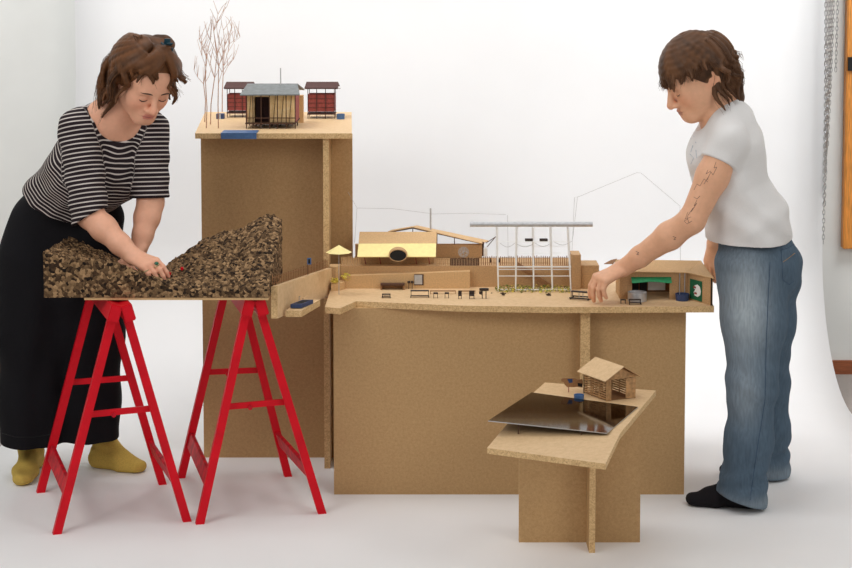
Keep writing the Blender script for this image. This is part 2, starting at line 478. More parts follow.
# hut
a, b = on_top(246, 128.5), on_top(295.5, 128.5)
y0 = a.y; dpt = .20; gf = z+.022
t = thing('sauna_hut', 'pale timber hut with grey sheet roof and open dark doorway', 'model building', (a.x, y0, z))
zt = atY(250, 95.5, y0).z
xs = lambda px: atY(px, 110, y0).x
mb = MB()
mb.box(xs(247), xs(254), y0+.012, y0+.018, gf, zt).box(xs(269.5), xs(294.5), y0+.012, y0+.018, gf, zt)
mb.box(xs(254), xs(269.5), y0+.012, y0+.018, zt-.006, zt)
part(t, 'wall', mb, M['pinewood'])
part(t, 'rear_wall', MB().box(xs(247), xs(294.5), y0+dpt-.006, y0+dpt, gf, zt), M['pinewood'])
part(t, 'side_wall', MB().box(xs(294.5), xs(295.5), y0+.012, y0+dpt, gf, zt), M['oxblood'])
part(t, 'side_wall', MB().box(xs(246.2), xs(247), y0+.012, y0+dpt, gf, zt), M['oxblood'])
part(t, 'partition', MB().box(xs(254), xs(269.5), y0+.075, y0+.079, gf, zt), M['oxblood_dark'])
part(t, 'floor', MB().box(xs(245.5), xs(296), y0-.012, y0+dpt, gf-.005, gf), M['darkwood'])
for k, px in enumerate((246.5, 253.2, 261.3, 269.6, 277.6, 286.3, 295.3)):
    part(t, 'post', MB().bar((xs(px), y0-.008, z), (xs(px), y0-.008, zt+.004), .0036, .0036, up=(0, 1, 0)), M['darkwood'])
    part(t, 'foot_post', MB().bar((xs(px), y0+dpt*.55, z), (xs(px), y0+dpt*.55, gf-.005), .0036, .0036, up=(0, 1, 0)), M['darkwood'])
zr = atY(270, 118, y0-.012).z
part(t, 'rail', MB().bar((xs(246), y0-.012, zr), (xs(296), y0-.012, zr), .0026, .0034), M['darkwood'])
for px in (249.5, 274, 282, 290):     # diagonal bracing on the front
    part(t, 'brace', MB().bar((xs(px-1), y0+.010, gf), (xs(px+1.4), y0+.010, zt), .0016, .0016, up=(0, 1, 0)), M['darkwood'])
r0, r1, r2, r3 = atY(239.8, 94.6, y0-.03), atY(299.8, 94.3, y0-.03), None, None
rz = atY(270, 83.5, y0+.10).z; rl, rr_ = atY(247.5, 83.5, y0+.10).x, atY(296.5, 83.5, y0+.10).x
part(t, 'roof', MB().wallpoly([r0, r1, (rr_+.004, y0+.10, rz), (rl, y0+.10, rz)], (0, 0, -.004)).wallpoly([(rl, y0+.10, rz), (rr_+.004, y0+.10, rz), (r1.x, y0+dpt+.03, r1.z), (r0.x, y0+dpt+.03, r0.z)], (0, 0, -.004)), M['roofgrey'])
for xx in (xs(246.6), xs(295)): part(t, 'gable', MB().wallpoly([(xx, y0+.012, zt), (xx, y0+dpt, zt), (xx, y0+.10, rz-.005)], (.003, 0, 0)), M['oxblood'])
ch = atY(280.7, 88, y0+.085)
part(t, 'chimney', MB().tube([ch-Vector((0, 0, .008)), (ch.x, ch.y, atY(280.7, 68, y0+.085).z)], .0022, 8), M['greywire'])
p = atY(298, 121, y0+.23)
one('board_screen', 'plain pale upright board standing right behind the hut', 'board', MB().box(p.x, atY(303.2, 121, y0+.23).x, p.y, p.y+.04, z, atY(298, 95.5, y0+.23).z), M['card_pale'], loc=(p.x, p.y, z))
# two red towers
def red_tower(pxl, pxr, pyb, label):
    a = on_top(pxl, pyb); b = on_top(pxr, pyb); yy = a.y; X = lambda px: atY(px, 100, yy).x
    s = (pxr-pxl)/27.0; Zp = lambda py: atY(280, py, yy).z
    t = thing('red_tower', label, 'model tower', (a.x, yy, z), 'red towers')
    D = .085; x0, x1 = a.x, b.x
    zb, zt_, zf = Zp(pyb-7), Zp(94.5), Zp(87.5)
    body = MB()
    for (q0, q1) in (((x0, yy), (x1, yy)), ((x0, yy+D), (x1, yy+D))): body.box(q0[0], q1[0], q0[1], q0[1]+.003, zb, zt_)
    body.box(x0, x0+.003, yy+.003, yy+D, zb, zt_).box(x1-.003, x1, yy+.003, yy+D, zb, zt_)
    part(t, 'body', body, M['oxblood'])
    g = MB()
    for k in range(1, 4): g.bar((x0, yy-.0012, zb+(zt_-zb)*k/4), (x1, yy-.0012, zb+(zt_-zb)*k/4), .001, .0014)
    part(t, 'batten', g, M['oxblood_dark'])
    part(t, 'floor', MB().box(x0-.003, x1+.003, yy-.006, yy+D+.004, zb-.012, zb-.008), M['oxblood_dark'])
    for k in range(4):
        xx = x0+(x1-x0)*k/3
        part(t, 'post', MB().bar((xx, yy-.003, z), (xx, yy-.003, zf), .0026, .0026, up=(0, 1, 0)), M['oxblood_dark'])
    for k in range(2):
        xx = x0+(x1-x0)*k
        part(t, 'post', MB().bar((xx, yy+D+.002, z), (xx, yy+D+.002, zf), .0026, .0026, up=(0, 1, 0)), M['oxblood_dark'])
    part(t, 'roof', MB().wallpoly([(x0-.012, yy-.02, zf), (x1+.016, yy-.02, zf), (x1+.012, yy+D*.5, Zp(82.5)), (x0-.008, yy+D*.5, Zp(82.5))], (0, 0, -.003)).wallpoly([(x0-.008, yy+D*.5, Zp(82.5)), (x1+.012, yy+D*.5, Zp(82.5)), (x1+.016, yy+D+.02, zf), (x0-.012, yy+D+.02, zf)], (0, 0, -.003)).box(x0-.010, x1+.014, yy-.018, yy-.015, zf-.005, zf-.001), M['oxblood_dark'])
    part(t, 'perch', MB().bar((x1+.005, yy, Zp(88.4)), (x1+.024, yy, Zp(88.4)), .0018, .0018), M['darkwood'])
red_tower(308, 334.5, 118.6, 'dark red slatted tower on stilts to the right of the hut')
red_tower(227.5, 250, 117.5, 'dark red slatted tower on stilts partly behind the hut roof')
# blue pieces
p = on_top(216.2, 119); q = on_top(223.8, 119)
one('grey_blue_box', 'small slate blue box behind the twig trees', 'box', MB().box(p.x, q.x, p.y, p.y+.035, z, atY(220, 114, p.y).z).box((p.x+q.x)/2-.0015, (p.x+q.x)/2+.0015, p.y-.0008, p.y, z, atY(220, 114, p.y).z, 1), [M['navy'], M['white']], loc=(p.x, p.y, z))
p = on_top(340.5, 119.5)
one('blue_tub', 'small tilted blue tub on the right corner of the tall plinth', 'tub', MB().lathe((p.x, p.y+.015, z), [(.001, 0), (.015, .0), (.0165, .021), (.014, .021), (.012, .005), (.001, .005)], 16), M['blue'], loc=(p.x, p.y, z), smooth=False)
e0, e1 = atZ(221, 133.6, TZ), atZ(256.5, 133.6, TZ)
s0 = atY(221, 129.2, e0.y)
one('blue_basin', 'long blue strip basin hung over the front edge of the plinth', 'basin', MB().box(e0.x, e1.x, e0.y-.0045, e0.y-.0005, TZ-TH, TZ+.003).box(e0.x, e1.x, e0.y-.0005, e0.y+.10, TZ+.0002, TZ+.003), M['blue'], loc=(e0.x, e0.y, TZ))
# twig trees
TW = [((204.7, 122), [(205.5, 100), (203.6, 84), (207, 60), (205, 48)], [[(203.6, 84), (197.5, 77), (194, 70)], [(205.5, 66), (202, 56), (201, 44)]], 'bare twig tree at the left edge of the tall plinth'),
      ((206.3, 128.3), [(207, 108), (205.5, 82), (206, 56), (210.5, 40), (211.5, 30)], [[(206, 56), (203.5, 48), (199, 40)], [(210.5, 40), (207, 33)]], 'bare twig tree second from the left edge of the plinth'),
      ((210.5, 124.5), [(211, 104), (214.5, 78), (216.8, 56), (213.6, 30), (216.8, 23), (222.6, 12)], [[(216.8, 56), (220, 46), (218, 38)], [(216.8, 23), (218, 14)], [(214.5, 78), (210, 66), (211, 58)]], 'tallest bare twig tree with a crooked top'),
      ((218.4, 128.3), [(218, 104), (218.7, 66), (217.5, 54), (213.7, 31)], [[(218.7, 66), (223, 54), (229, 44), (237, 38)], [(218.4, 84), (222, 72), (223, 60)]], 'bare twig tree just left of the blue basin, nearest the hut'),
      ((222.2, 112), [(222.3, 92), (223.6, 66), (224.5, 44), (223.5, 30)], [[(223.6, 66), (228, 52), (234, 42), (240, 37)], [(224.5, 46), (229, 36), (232, 28)], [(223, 76), (228, 66), (233, 60)]], 'bare twig tree in front of the small slate blue box')]
for base, trunk, brs, lab in TW:
    c = on_top(*base); yy = c.y
    t = thing('twig_tree', lab, 'tree', c, 'bare twig trees')
    pts = [c]+[atY(x, y, yy+random.uniform(-.01, .01)) for x, y in trunk]
    part(t, 'trunk', MB().tube(pts, [.0020-.0015*k/len(pts) for k in range(len(pts))], 6), M['twig'] if 'twig' in M else M.setdefault('twig', plain('twig_bark', (176, 136, 112), .8, .15, 200)))
    rt_ = random.Random(int(base[0]*10)); pr = [(x, y) for x, y in trunk[1:]]+[q for b_ in brs for q in b_[1:]]
    fine = []
    for (x, y) in pr:
        for _ in range(2):
            dx = rt_.uniform(-7, 9); fine.append([(x, y), (x+dx*.5, y-rt_.uniform(5, 9)), (x+dx, y-rt_.uniform(11, 18))])
    for br in brs+fine:
        q = [atY(x, y, yy+random.uniform(-.02, .02)*(k > 0)) for k, (x, y) in enumerate(br)]
        part(t, 'branch', MB().tube(q, [.0011-.0008*k/len(q) for k in range(len(q))], 5), M['twig'])

# ---- on the small plinth
bl, c0, r0 = atS(584, 393), atS(606.8, 401.5), atS(634.8, 398)
zb = SZ+.0003
bk = bl+(r0-c0)
t = thing('barn', 'small slatted timber barn with pale pitched roof on small table', 'model building', (c0.x, c0.y, zb))
ze = .072; zr_ = .107
U = (bl-c0); U.z = 0; V = (r0-c0); V.z = 0
def bp(u, v, h): return Vector((c0.x+U.x*u+V.x*v, c0.y+U.y*u+V.y*v, zb+h))
def slatwall(a, b, n, h0, h1):
    mb = MB()
    for k in range(n):
        h = h0+(h1-h0)*(k+.5)/n; up = Vector((0, 0, h)); mb.bar(a+up, b+up, .0022, (h1-h0)/n*.48, up=(0, 0, 1))
    for k in range(4):
        p = a.lerp(b, k/3); mb.bar(p, p+Vector((0, 0, h1)), .004, .004, up=(0, 1, 0))
    return mb
WS = plain('weathered_slat', (176, 136, 92), .7, .15, 80)
part(t, 'side_wall', slatwall(bp(0, 0, 0), bp(1, 0, 0), 9, .003, ze), WS)
part(t, 'side_wall', slatwall(bp(0, 1, 0), bp(1, 1, 0), 9, .003, ze), WS)
part(t, 'rear_wall', slatwall(bp(1, 0, 0), bp(1, 1, 0), 9, .003, ze), WS)
mb = MB(); un = U.normalized()
nv = un*.003
for (v0, v1, h0, h1) in ((0, .16, 0, ze),):
    mb.wallpoly([bp(0, v0, h0), bp(0, v1, h0), bp(0, v1, h1), bp(0, v0, h1)], nv)
mb.wallpoly([bp(0, 0, ze-.004), bp(0, 1, ze-.004), bp(0, 1, ze), bp(0, .5, zr_-.004), bp(0, 0, ze)], nv)
part(t, 'gable', mb, WS)
part(t, 'gable', MB().wallpoly([bp(1, 0, ze), bp(1, 1, ze), bp(1, .5, zr_-.004)], nv), WS)
dl = bp(0, 1, 0); dd = (V.normalized()*.4-un*.9).normalized()
part(t, 'door', MB().wallpoly([bp(-.02, .66, .002), bp(-.02, 1, .002), bp(-.02, 1, ze-.006), bp(-.02, .66, ze-.006)], nv*.6), WS)
part(t, 'floor', MB().wallpoly([bp(0.02, .02, .001), bp(.98, .02, .001), bp(.98, .98, .001), bp(.02, .98, .001)], (0, 0, .001)), M['card_dark'])
o_ = .16
slope = (zr_-ze)/.5
ef = ze-slope*o_*.5
for s0, s1 in ((-o_, .5), (1+o_, .5)):
    part(t, 'roof', MB().wallpoly([bp(-.12, s0, ef+.003), bp(1.12, s0, ef+.003), bp(1.12, s1, zr_+.003), bp(-.12, s1, zr_+.003)], (0, 0, -.0025)), M['pale'] if s0 < 0 else M['card'])
# dark mirror plate on sticks
pz = [atS(531.5, 392.8), atS(638, 407.2)]
MZ = .4745
pl = [atZ(488, 420.6, MZ), atZ(607, 433, MZ), atZ(638, 406.8, MZ), atZ(531.5, 392.3, MZ)]
m, nt, b = _new('dark_gloss_plate'); b.inputs['Base Color'].default_value = (.16, .145, .135, 1); b.inputs['Metallic'].default_value = 1
b.inputs['Roughness'].default_value = .07
nn = nt.nodes.new('ShaderNodeTexNoise'); nn.inputs['Scale'].default_value = 90; nt.links.new(_coord(nt), nn.inputs['Vector'])
rr2 = _ramp(nt, [(.35, (76, 70, 66)), (.75, (100, 94, 90))]); nt.links.new(nn.outputs['Fac'], rr2.inputs['Fac']); nt.links.new(rr2.outputs['Color'], b.inputs['Base Color'])
M['mirror'] = m
t = thing('pond_plate', 'dark glossy plate like a pond raised on little sticks', 'plate', (pl[0]+pl[2])/2)
part(t, 'plate', MB().prism(pl, MZ-.0025, MZ, 0, 1), [M['mirror'], M['alu']])
for px, py in ((518.5, 430), (581.5, 437)):
    p = atZ(px, py-7, MZ); p.y += .008; gz = splane(p.x, p.y)
    part(t, 'stick', MB().bar((p.x, p.y, gz-.0005), (p.x, p.y, MZ-.0025), .0035, .0035, up=(0, 1, 0)), M['darkwood'])
p = atS(579, 398.5)
one('blue_pot', 'round blue tub beside the barn on the small table', 'tub', MB().lathe((p.x, p.y, p.z-.001), [(.001, 0), (.0155, 0), (.0165, .014), (.0140, .014), (.0130, .004), (.001, .004)], 20), M['blue'], loc=p)
p = atS(568.7, 392.4)
cow = [(561.2, 379.5), (563, 378.2), (575, 378.3), (577.5, 379.8), (582.3, 379.2), (583, 382), (582.5, 387.6), (577, 386.8), (574, 387.2), (567, 387), (564.5, 384.5), (563.8, 382.2), (561.5, 381.5)]
t = thing('patched_figure', 'tiny brown and blue patched cut-out animal figure on a stick', 'figure', p)
part(t, 'body', MB().wallpoly([atY(x, y, p.y) for x, y in cow], (0, .004, 0)), M['card_dark'])
part(t, 'patch', MB().wallpoly([atY(x, y, p.y-.0006) for x, y in ((567.3, 379), (572.5, 378.8), (572.6, 382.6), (569, 383))], (0, .0005, 0)), M['navy'])
part(t, 'patch', MB().wallpoly([atY(x, y, p.y-.0006) for x, y in ((577.6, 383), (582.3, 383.5), (582.2, 387), (578, 386))], (0, .0005, 0)), M['ink'])
part(t, 'stick', MB().bar((p.x, p.y+.002, p.z-.0005), (p.x, p.y+.002, atY(568.7, 386.5, p.y).z), .0024, .0024, up=(0, 1, 0)), M['oxblood'])

# ---- ramp between the cork terrain and the long plinth
a0, a1 = atY(271, 286.5, -.30), atY(277.5, 286, -.30)
b0, b1 = atY(326.5, 268.0, .25), atY(331.5, 268.0, .25)
zb0 = atY(274, 318.5, -.30).z; zb1 = atY(328, 300, .25).z
t = thing('ramp_wall', 'pale board ramp from the cork terrain to the village deck', 'ramp', ((a0+b1)/2))
mb = MB().hexa([(a0.x, a0.y, zb0), (a1.x, a1.y, zb0), (b1.x, b1.y, zb1+.02), (b0.x, b0.y, zb1+.02)], [a0, a1, b1, b0], 0)
mb.mi[2] = 1                            # sawn end
part(t, 'wall', mb, [M['pale'], M['edge']])
c0_, c1_ = atY(300, 298, -.06), atY(326, 282, .245)
part(t, 'lower_wall', MB().hexa([(c0_.x, c0_.y, c0_.z-.02), (c0_.x+.012, c0_.y, c0_.z-.02), (c1_.x+.012, c1_.y, DZ-.03), (c1_.x, c1_.y, DZ-.03)],
     [c0_, c0_+Vector((.012, 0, 0)), c1_+Vector((.012, 0, 0)), c1_], 0), M['pale'])
l0, l1 = atY(285.5, 317, -.26), atY(301.5, 317, -.26)
lz1 = atY(286, 310.5, -.26).z
LX, LY = .052, .17
part(t, 'ledge', MB().hexa([(l0.x, l0.y, l0.z), (l1.x, l1.y, l0.z), (l1.x+LX, l1.y+LY, l0.z+.004), (l0.x+LX*.8, l0.y+LY, l0.z+.004)],
     [(l0.x, l0.y, lz1), (l1.x, l1.y, lz1), (l1.x+LX, l1.y+LY, lz1+.004), (l0.x+LX*.8, l0.y+LY, lz1+.004)], 0, 1), [M['pale'], M['edge']])
mb = MB(); pickets(mb, a0+Vector((.004, .02, -.004)), b0+Vector((.002, 0, -.004)), .036, 34, .0026)
part(t, 'fence', mb, M['card_dark'])
k0, k1 = atY(290.5, 309.5, -.235), atY(301.5, 309.5, -.235)
zz = lz1+.003
kx, ky = .034, .08
t = thing('blue_trough', 'long navy blue trough on the pale ledge of the ramp', 'trough', (k0.x, k0.y, zz))
q0 = [(k0.x, k0.y), (k1.x, k1.y), (k1.x+kx, k1.y+ky), (k0.x+kx, k0.y+ky)]
mb = MB().hexa([(x, y, zz) for x, y in q0], [(x, y, zz+.013) for x, y in q0])
part(t, 'basin', mb, M['navy'])
ci = [Vector((sum(v[0] for v in q0)/4, sum(v[1] for v in q0)/4, 0)).lerp(Vector((x, y, 0)), .72) for x, y in q0]
part(t, 'inner', MB().hexa([(v.x, v.y, zz+.0125) for v in ci], [(v.x, v.y, zz+.0134) for v in ci]), M['ink'])
sp0 = Vector((k0.x+kx*.7, k0.y+ky*.9, zz+.013))
part(t, 'spout', MB().tube([sp0, sp0+Vector((0, 0, .012)), sp0+Vector((.004, -.004, .014))], .0012, 6), M['greywire'])
s0 = atY(307, 279, .03); s0.z = (a0.z+(b0.z-a0.z)*.60)-.002
sg = thing('blue_marker', 'tiny blue framed sign above the ramp fence', 'sign', s0)
s1 = atY(309.5, 258, .03)
part(sg, 'post', MB().bar(s0+Vector((.003, 0, 0)), (s0.x+.003, .03, s1.z-.022), .002, .002, up=(0, 1, 0)), M['darkwood'])
part(sg, 'panel', face(307.2, 311.2, 258, 264.5, .028, .003), M['blue'])
part(sg, 'opening', face(308.2, 310.2, 259.2, 263.6, .0274, .0005), M['ink'])

# ---- terrace and buildings on the long plinth
def on_deck(px, py): return atZ(px, py, DZ)
TY = .285
t = thing('terrace', 'brown card terrace wall running along the back of the deck', 'terrace', (.1, TY, DZ))
xl, xr = atY(341, 280, TY).x, atY(572, 280, TY).x
ztop = atY(470, 266, TY).z
part(t, 'block', MB().box(xl, xr, TY, .455, DZ, ztop), M['card'])
ql, qr = atY(344, 276, TY-.03), atY(470, 271.5, TY-.03)
part(t, 'ledge', MB().hexa([(ql.x, TY-.03, DZ), (qr.x, TY-.03, DZ), (qr.x, TY-.0005, DZ), (ql.x, TY-.0005, DZ)],
     [ql, qr, (qr.x, TY-.0005, qr.z), (ql.x, TY-.0005, ql.z)]), M['card_pale'])
# curved step on the left
q = [atY(x, y, Y) for x, y, Y in ((331, 290, .20), (341, 291, .22), (345, 291, TY-.035), (345, 291, .30), (331, 288, .30))]
part(t, 'step', MB().prism([(v.x, v.y) for v in q], DZ, DZ+.026), M['card_pale'])
q = [atY(x, 270, Y) for x, Y in ((329.5, .275), (336, .265), (340.5, TY), (340.5, .33), (329.5, .33))]
part(t, 'upper_step', MB().prism([(v.x, v.y) for v in q], DZ+.0265, ztop), M['card_pale'])
part(t, 'plinth_block', MB().box(atY(571.8, 280, .235).x, atY(580.8, 280, .235).x, .235, .33, DZ, atY(576, 255, .235).z), M['card'])
part(t, 'plinth_block', MB().box(atY(581.2, 280, .25).x, atY(599, 280, .25).x, .25, .36, DZ, atY(590, 265.5, .25).z), M['card'])
# stair slab
sa, sb = atY(517, 261, TY-.004), atY(553, 289.5, TY-.004)
part(t, 'stair', MB().wallpoly([sa, sa+Vector((0, 0, -.022)), sb+Vector((-.004, 0, -.004)), sb+Vector((.004, 0, .012))], (0, -.014, 0)), M['card_dark'])
# fences on the terrace edge
def fence(x0, x1, Y, n, h, lab, mat, tilt=None):
    a = atY(x0, 266, Y); b = atY(x1, 266, Y); a.z = b.z = ztop+.0003
    one('picket_fence', lab, 'fence', pickets(MB(), a, b, h, n), mat, 'picket fences on the terrace', loc=a)
fence(341.5, 360, TY+.012, 12, .032, 'short pale picket fence behind the yellow parasol', M['card_pale'])
fence(437, 450, TY+.012, 7, .026, 'thin brown picket fence right of the yellow awning', M['card'])
fence(479, 571, TY+.012, 44, .034, 'long brown picket fence behind the white frame', M['card_dark'])
one('slatted_screen', 'dark brown slatted screen on the terrace under the ring sculpture', 'screen', pickets(MB(), (atY(451, 266, TY+.006).x, TY+.006, ztop+.0003), (atY(478, 266, TY+.006).x, TY+.006, ztop+.0003), .028, 18, .0048, (.9,)), M['darkwood'])
# yellow awning house
hy = TY+.05
t = thing('awning_house', 'brown card house with long yellow awning and black round entrance', 'model building', (atY(397, 266, hy).x, hy, ztop))
hx0, hx1 = atY(360.5, 260, hy).x, atY(434, 260, hy).x
zl = ztop+.0003
ze_ = atY(398, 243.5, hy).z
part(t, 'wall', MB().box(hx0, hx1, hy, .452, zl, ze_), M['card'])
e0, e1 = atY(357.3, 256.6, hy-.06), atY(435.8, 256.6, hy-.06)
h0, h1 = atY(358.6, 243.6, hy-.004), atY(436.2, 243.3, hy-.004)
part(t, 'awning', MB().wallpoly([e0, e1, h1, h0], (0, .001, -.0025)), M['yellow'])
g0, g1 = atY(359.5, 231.8, hy+.09), atY(436.6, 231.8, hy+.09)
part(t, 'roof', MB().wallpoly([h0+Vector((0, .001, .0005)), h1+Vector((0, .001, .0005)), g1, g0], (0, 0, -.003)), M['card_pale'])
part(t, 'side_edge', MB().wallpoly([h1+Vector((0, .002, 0)), (h1.x, h1.y, ze_-.02), (g1.x, g1.y, ze_-.02), g1], (.002, 0, 0)), M['card_dark'])
ec = atY(398, 255.2, hy-.074)
tube_o = []; n = 24
mb = MB(); vs = []; fs = []
for i, (yy, sc) in enumerate(((hy-.074, 1.0), (hy-.074, .88), (hy-.003, .88), (hy-.003, 1.0))):
    for j in range(n):
        a = 2*math.pi*j/n; vs.append((ec.x+math.cos(a)*.0335*sc, yy, ec.z+math.sin(a)*.0225*sc-.001))
for i in range(4):
    for j in range(n): fs.append([i*n+j, i*n+(j+1) % n, ((i+1) % 4)*n+(j+1) % n, ((i+1) % 4)*n+j])
mb.add(vs, fs)
hood = part(t, 'entrance_hood', mb, M['card'])
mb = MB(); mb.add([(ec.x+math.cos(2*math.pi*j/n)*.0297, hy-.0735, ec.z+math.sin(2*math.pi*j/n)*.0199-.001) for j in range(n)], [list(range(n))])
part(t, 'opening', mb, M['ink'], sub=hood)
for px in (366, 381, 417, 430):
    a = atY(px, 265.6, hy-.002); b = atY(px-1.6, 257, hy-.045)
    part(t, 'bracket', MB().bar(a, b, .0026, .0026), M['oxblood'])
# long wall with the pitched sheet roof behind
LYb = .458
t = thing('pitched_shelter', 'long brown shelter wall with low pitched card roof and open gable', 'model building', (atY(430, 260, LYb).x, LYb, DZ))
part(t, 'wall', MB().box(atY(352.5, 260, LYb).x+.01, atY(482, 260, LYb).x, LYb, LYb+.02, DZ+.0003, atY(450, 244.5, LYb).z), M['card'])
pk = atY(412.5, 226.8, LYb); rt = atY(481.5, 243.2, LYb-.02); lf = atY(388, 231.4, LYb)
bkv = Vector((0, .10, .0))
pkb = atY(417, 225.3, LYb+.12); rtb = atY(488.5, 240.4, LYb+.12); lfb = atY(392, 229.6, LYb+.12)
part(t, 'roof', MB().wallpoly([pk, rt, rtb, pkb], (0, 0, -.0028)).wallpoly([lf, pk, pkb, lfb], (0, 0, -.0028)), M['card_pale'])
part(t, 'rafter', MB().bar(pk+Vector((0, .004, -.005)), rt+Vector((0, .024, -.005)), .004, .004).bar(lf+Vector((0, .004, -.005)), pk+Vector((0, .004, -.005)), .004, .004), M['darkwood'])
for px, p0, p1 in ((412.8, 228, 233), (436.8, 233, 244.6), (454.4, 238, 244.6)):
    part(t, 'post', MB().bar(atY(px, p1+.4, LYb+.006), atY(px, p0, LYb+.006), .0032, .0032, up=(0, 1, 0)), M['darkwood'])
part(t, 'end_post', MB().bar(atY(483, 256, LYb+.01), atY(483, 242, LYb+.01), .007, .007, up=(0, 1, 0)), M['darkwood'])
part(t, 'end_panel', face(483.6, 487.4, 248, 257, LYb-.01, .003), M['white'])
part(t, 'strut', MB().bar(atY(487, 247, LYb+.02), atY(495, 237.5, LYb+.03), .0022, .0022).bar(atY(486, 243, LYb+.02), atY(496, 236.6, LYb+.03), .0022, .0022), M['darkwood'])
part(t, 'gable_stay', face(436.3, 437.5, 232.5, 244.4, LYb+.002, .004), M['darkwood'])
p = atY(430.6, 232, LYb+.05)
one('flue_pole', 'grey upright flue pole above the pitched shelter roof', 'pole', MB().tube([(p.x, p.y, DZ), (p.x, p.y, atY(430.6, 208.3, LYb+.05).z)], .0032, 10), M['greywire'], loc=(p.x, p.y, DZ))
# ring sculpture
c = atY(463.5, 252.2, .36); mb = MB()
for rr3, a in ((.019, 0), (.016, .5), (.012, 1.0)):
    mb.tube([c+Vector((math.cos(2*math.pi*k/22)*rr3, math.sin(2*math.pi*k/22)*rr3*math.sin(a)*.5, math.sin(2*math.pi*k/22)*rr3)) for k in range(23)], .0009, 5)
for k in range(7):
    a = random.uniform(0, 6.28); mb.tube([c+Vector((math.cos(a)*.017, .002, math.sin(a)*.017)), c+Vector((random.uniform(-.006, .006), -.003, random.uniform(-.006, .006))), c+Vector((math.cos(a+2.2)*.017, .002, math.sin(a+2.2)*.017))], .0009, 5)
mb.tube([c-Vector((0, 0, .018)), (c.x, c.y, ztop)], .0012, 5)
one('ring_sculpture', 'tangled wire ring standing against the brown shelter wall', 'sculpture', mb, M['greywire'], loc=(c.x, c.y, ztop))
for px, h, lab in ((490.5, .018, 'tiny dark figure at the left end of the long picket fence'), (499.5, .015, 'tiny dark figure just right of the first white post')):
    p = atY(px, 264, .36); p.z = ztop
    one('tiny_figure', lab, 'figure', MB().lathe(p, [(.001, 0), (.003, .001), (.0032, h*.5), (.0014, h*.75), (.0024, h*.85), (.0018, h), (.0003, h*1.04)], 8), M['soot'], 'tiny figures on the terrace', loc=p)
# niche, panel and bench on the terrace wall
t = thing('wall_bench', 'dark brown bench shelf against the terrace wall', 'bench', (atY(392, 290, TY-.05).x, TY-.05, DZ))
bx0, bx1 = atY(380.5, 290, TY-.06).x, atY(404.5, 290, TY-.06).x
part(t, 'seat', MB().box(bx0, bx1, TY-.06, TY-.031, DZ+.016, DZ+.0215), M['darkwood'])
part(t, 'back', MB().box(bx0+.004, bx1-.004, TY-.036, TY-.0315, DZ+.0003, DZ+.016), M['card_dark'])
part(t, 'leg', MB().box(bx0, bx0+.005, TY-.058, TY-.037, DZ+.0001, DZ+.016), M['card_dark'])
part(t, 'leg', MB().box(bx1-.005, bx1, TY-.058, TY-.037, DZ+.0001, DZ+.016), M['card_dark'])
t = thing('window_panel', 'small milky white window panel on the terrace wall', 'window panel', atY(418, 284, TY-.034))
part(t, 'frame', face(414.2, 423.6, 274.4, 285.3, TY-.033, .0025), M['darkwood'])
part(t, 'pane', face(414.4, 422.2, 275.0, 284.3, TY-.0345, .0012), M['alu'])
for px, lab in ((408.8, 'left dark post figure beside the milky window panel'), (412.2, 'right dark post figure beside the milky window panel')):
    p = atY(px, 290, TY-.04); p.z = DZ
    one('post_figure', lab, 'figure', MB().tube([p, p+Vector((0, 0, .022))], .0012, 6).box(p.x-.005, p.x+.005, p.y-.004, p.y+.004, p.z+.021, p.z+.029), M['soot'], 'dark figures beside the window panel', loc=p)

# ---- white frame tower
t = thing('scaffold_frame', 'tall white open frame with grey roof pipe at deck centre', 'scaffold', atY(534, 293, .2)*1.0)
t.location.z = DZ
topx = (497.5, 516, 533.6, 549.8, 568.5); botx = (498.3, 515.6, 533.6, 552.4, 570.8)
zbm = atY(530, 224.3, .215).z
for Yk in (.20, .235):
    for k in range(5):
        a = atY(botx[k], 291, Yk); a.z = DZ
        b = atY(topx[k]+(1.2 if Yk > .21 else 0)*(k % 2*2-1), 221, Yk); b.z = zbm-.009
        part(t, 'post', MB().bar(a, b, .0046, .0046, up=(0, 1, 0)), M['white'])
for py, px0, px1, hh, Yk in ((266.8, 497.5, 571, .0042, .197), (269.4, 497.5, 571, .003, .238), (276, 497.5, 571, .0024, .197), (289.6, 498, 571, .004, .197),
                         (241.6, 497.5, 571, .0016, .197), (246.2, 515.5, 571, .0014, .238), (253.0, 515, 571, .0014, .197)):
    a, b = atY(px0, py, Yk), atY(px1, py, Yk)
    part(t, 'rail', MB().bar(a, b, .003, hh), M['white'])
for k in range(5):
    for py in (267.2, 289.6):
        a = atY(botx[k], py, .20); b = a.copy(); b.y = .235
        part(t, 'cross_rail', MB().bar(a, b, .003, .003), M['white'])
a, b = atY(469.8, 225, .215), atY(592.6, 225, .215)
a.z = b.z = zbm
part(t, 'roof_pipe', MB().tube([a, b], .0088, 14), M['alu'])
for px in (529.2, 543.8):
    part(t, 'lamp_box', face(px-4, px+4, 239.2, 241.4, .205, .02), M['soot'])
mb = MB()
for x0, x1, py, sag in ((500, 515, 243, 4), (517, 533, 244, 3), (535, 551, 243, 3.5), (553, 572, 241, 4)):
    mb.tube([atY(x0+(x1-x0)*k/8, py+sag*math.sin(math.pi*k/8), .215) for k in range(9)], .0007, 4)
part(t, 'cable', mb, M['greywire'])
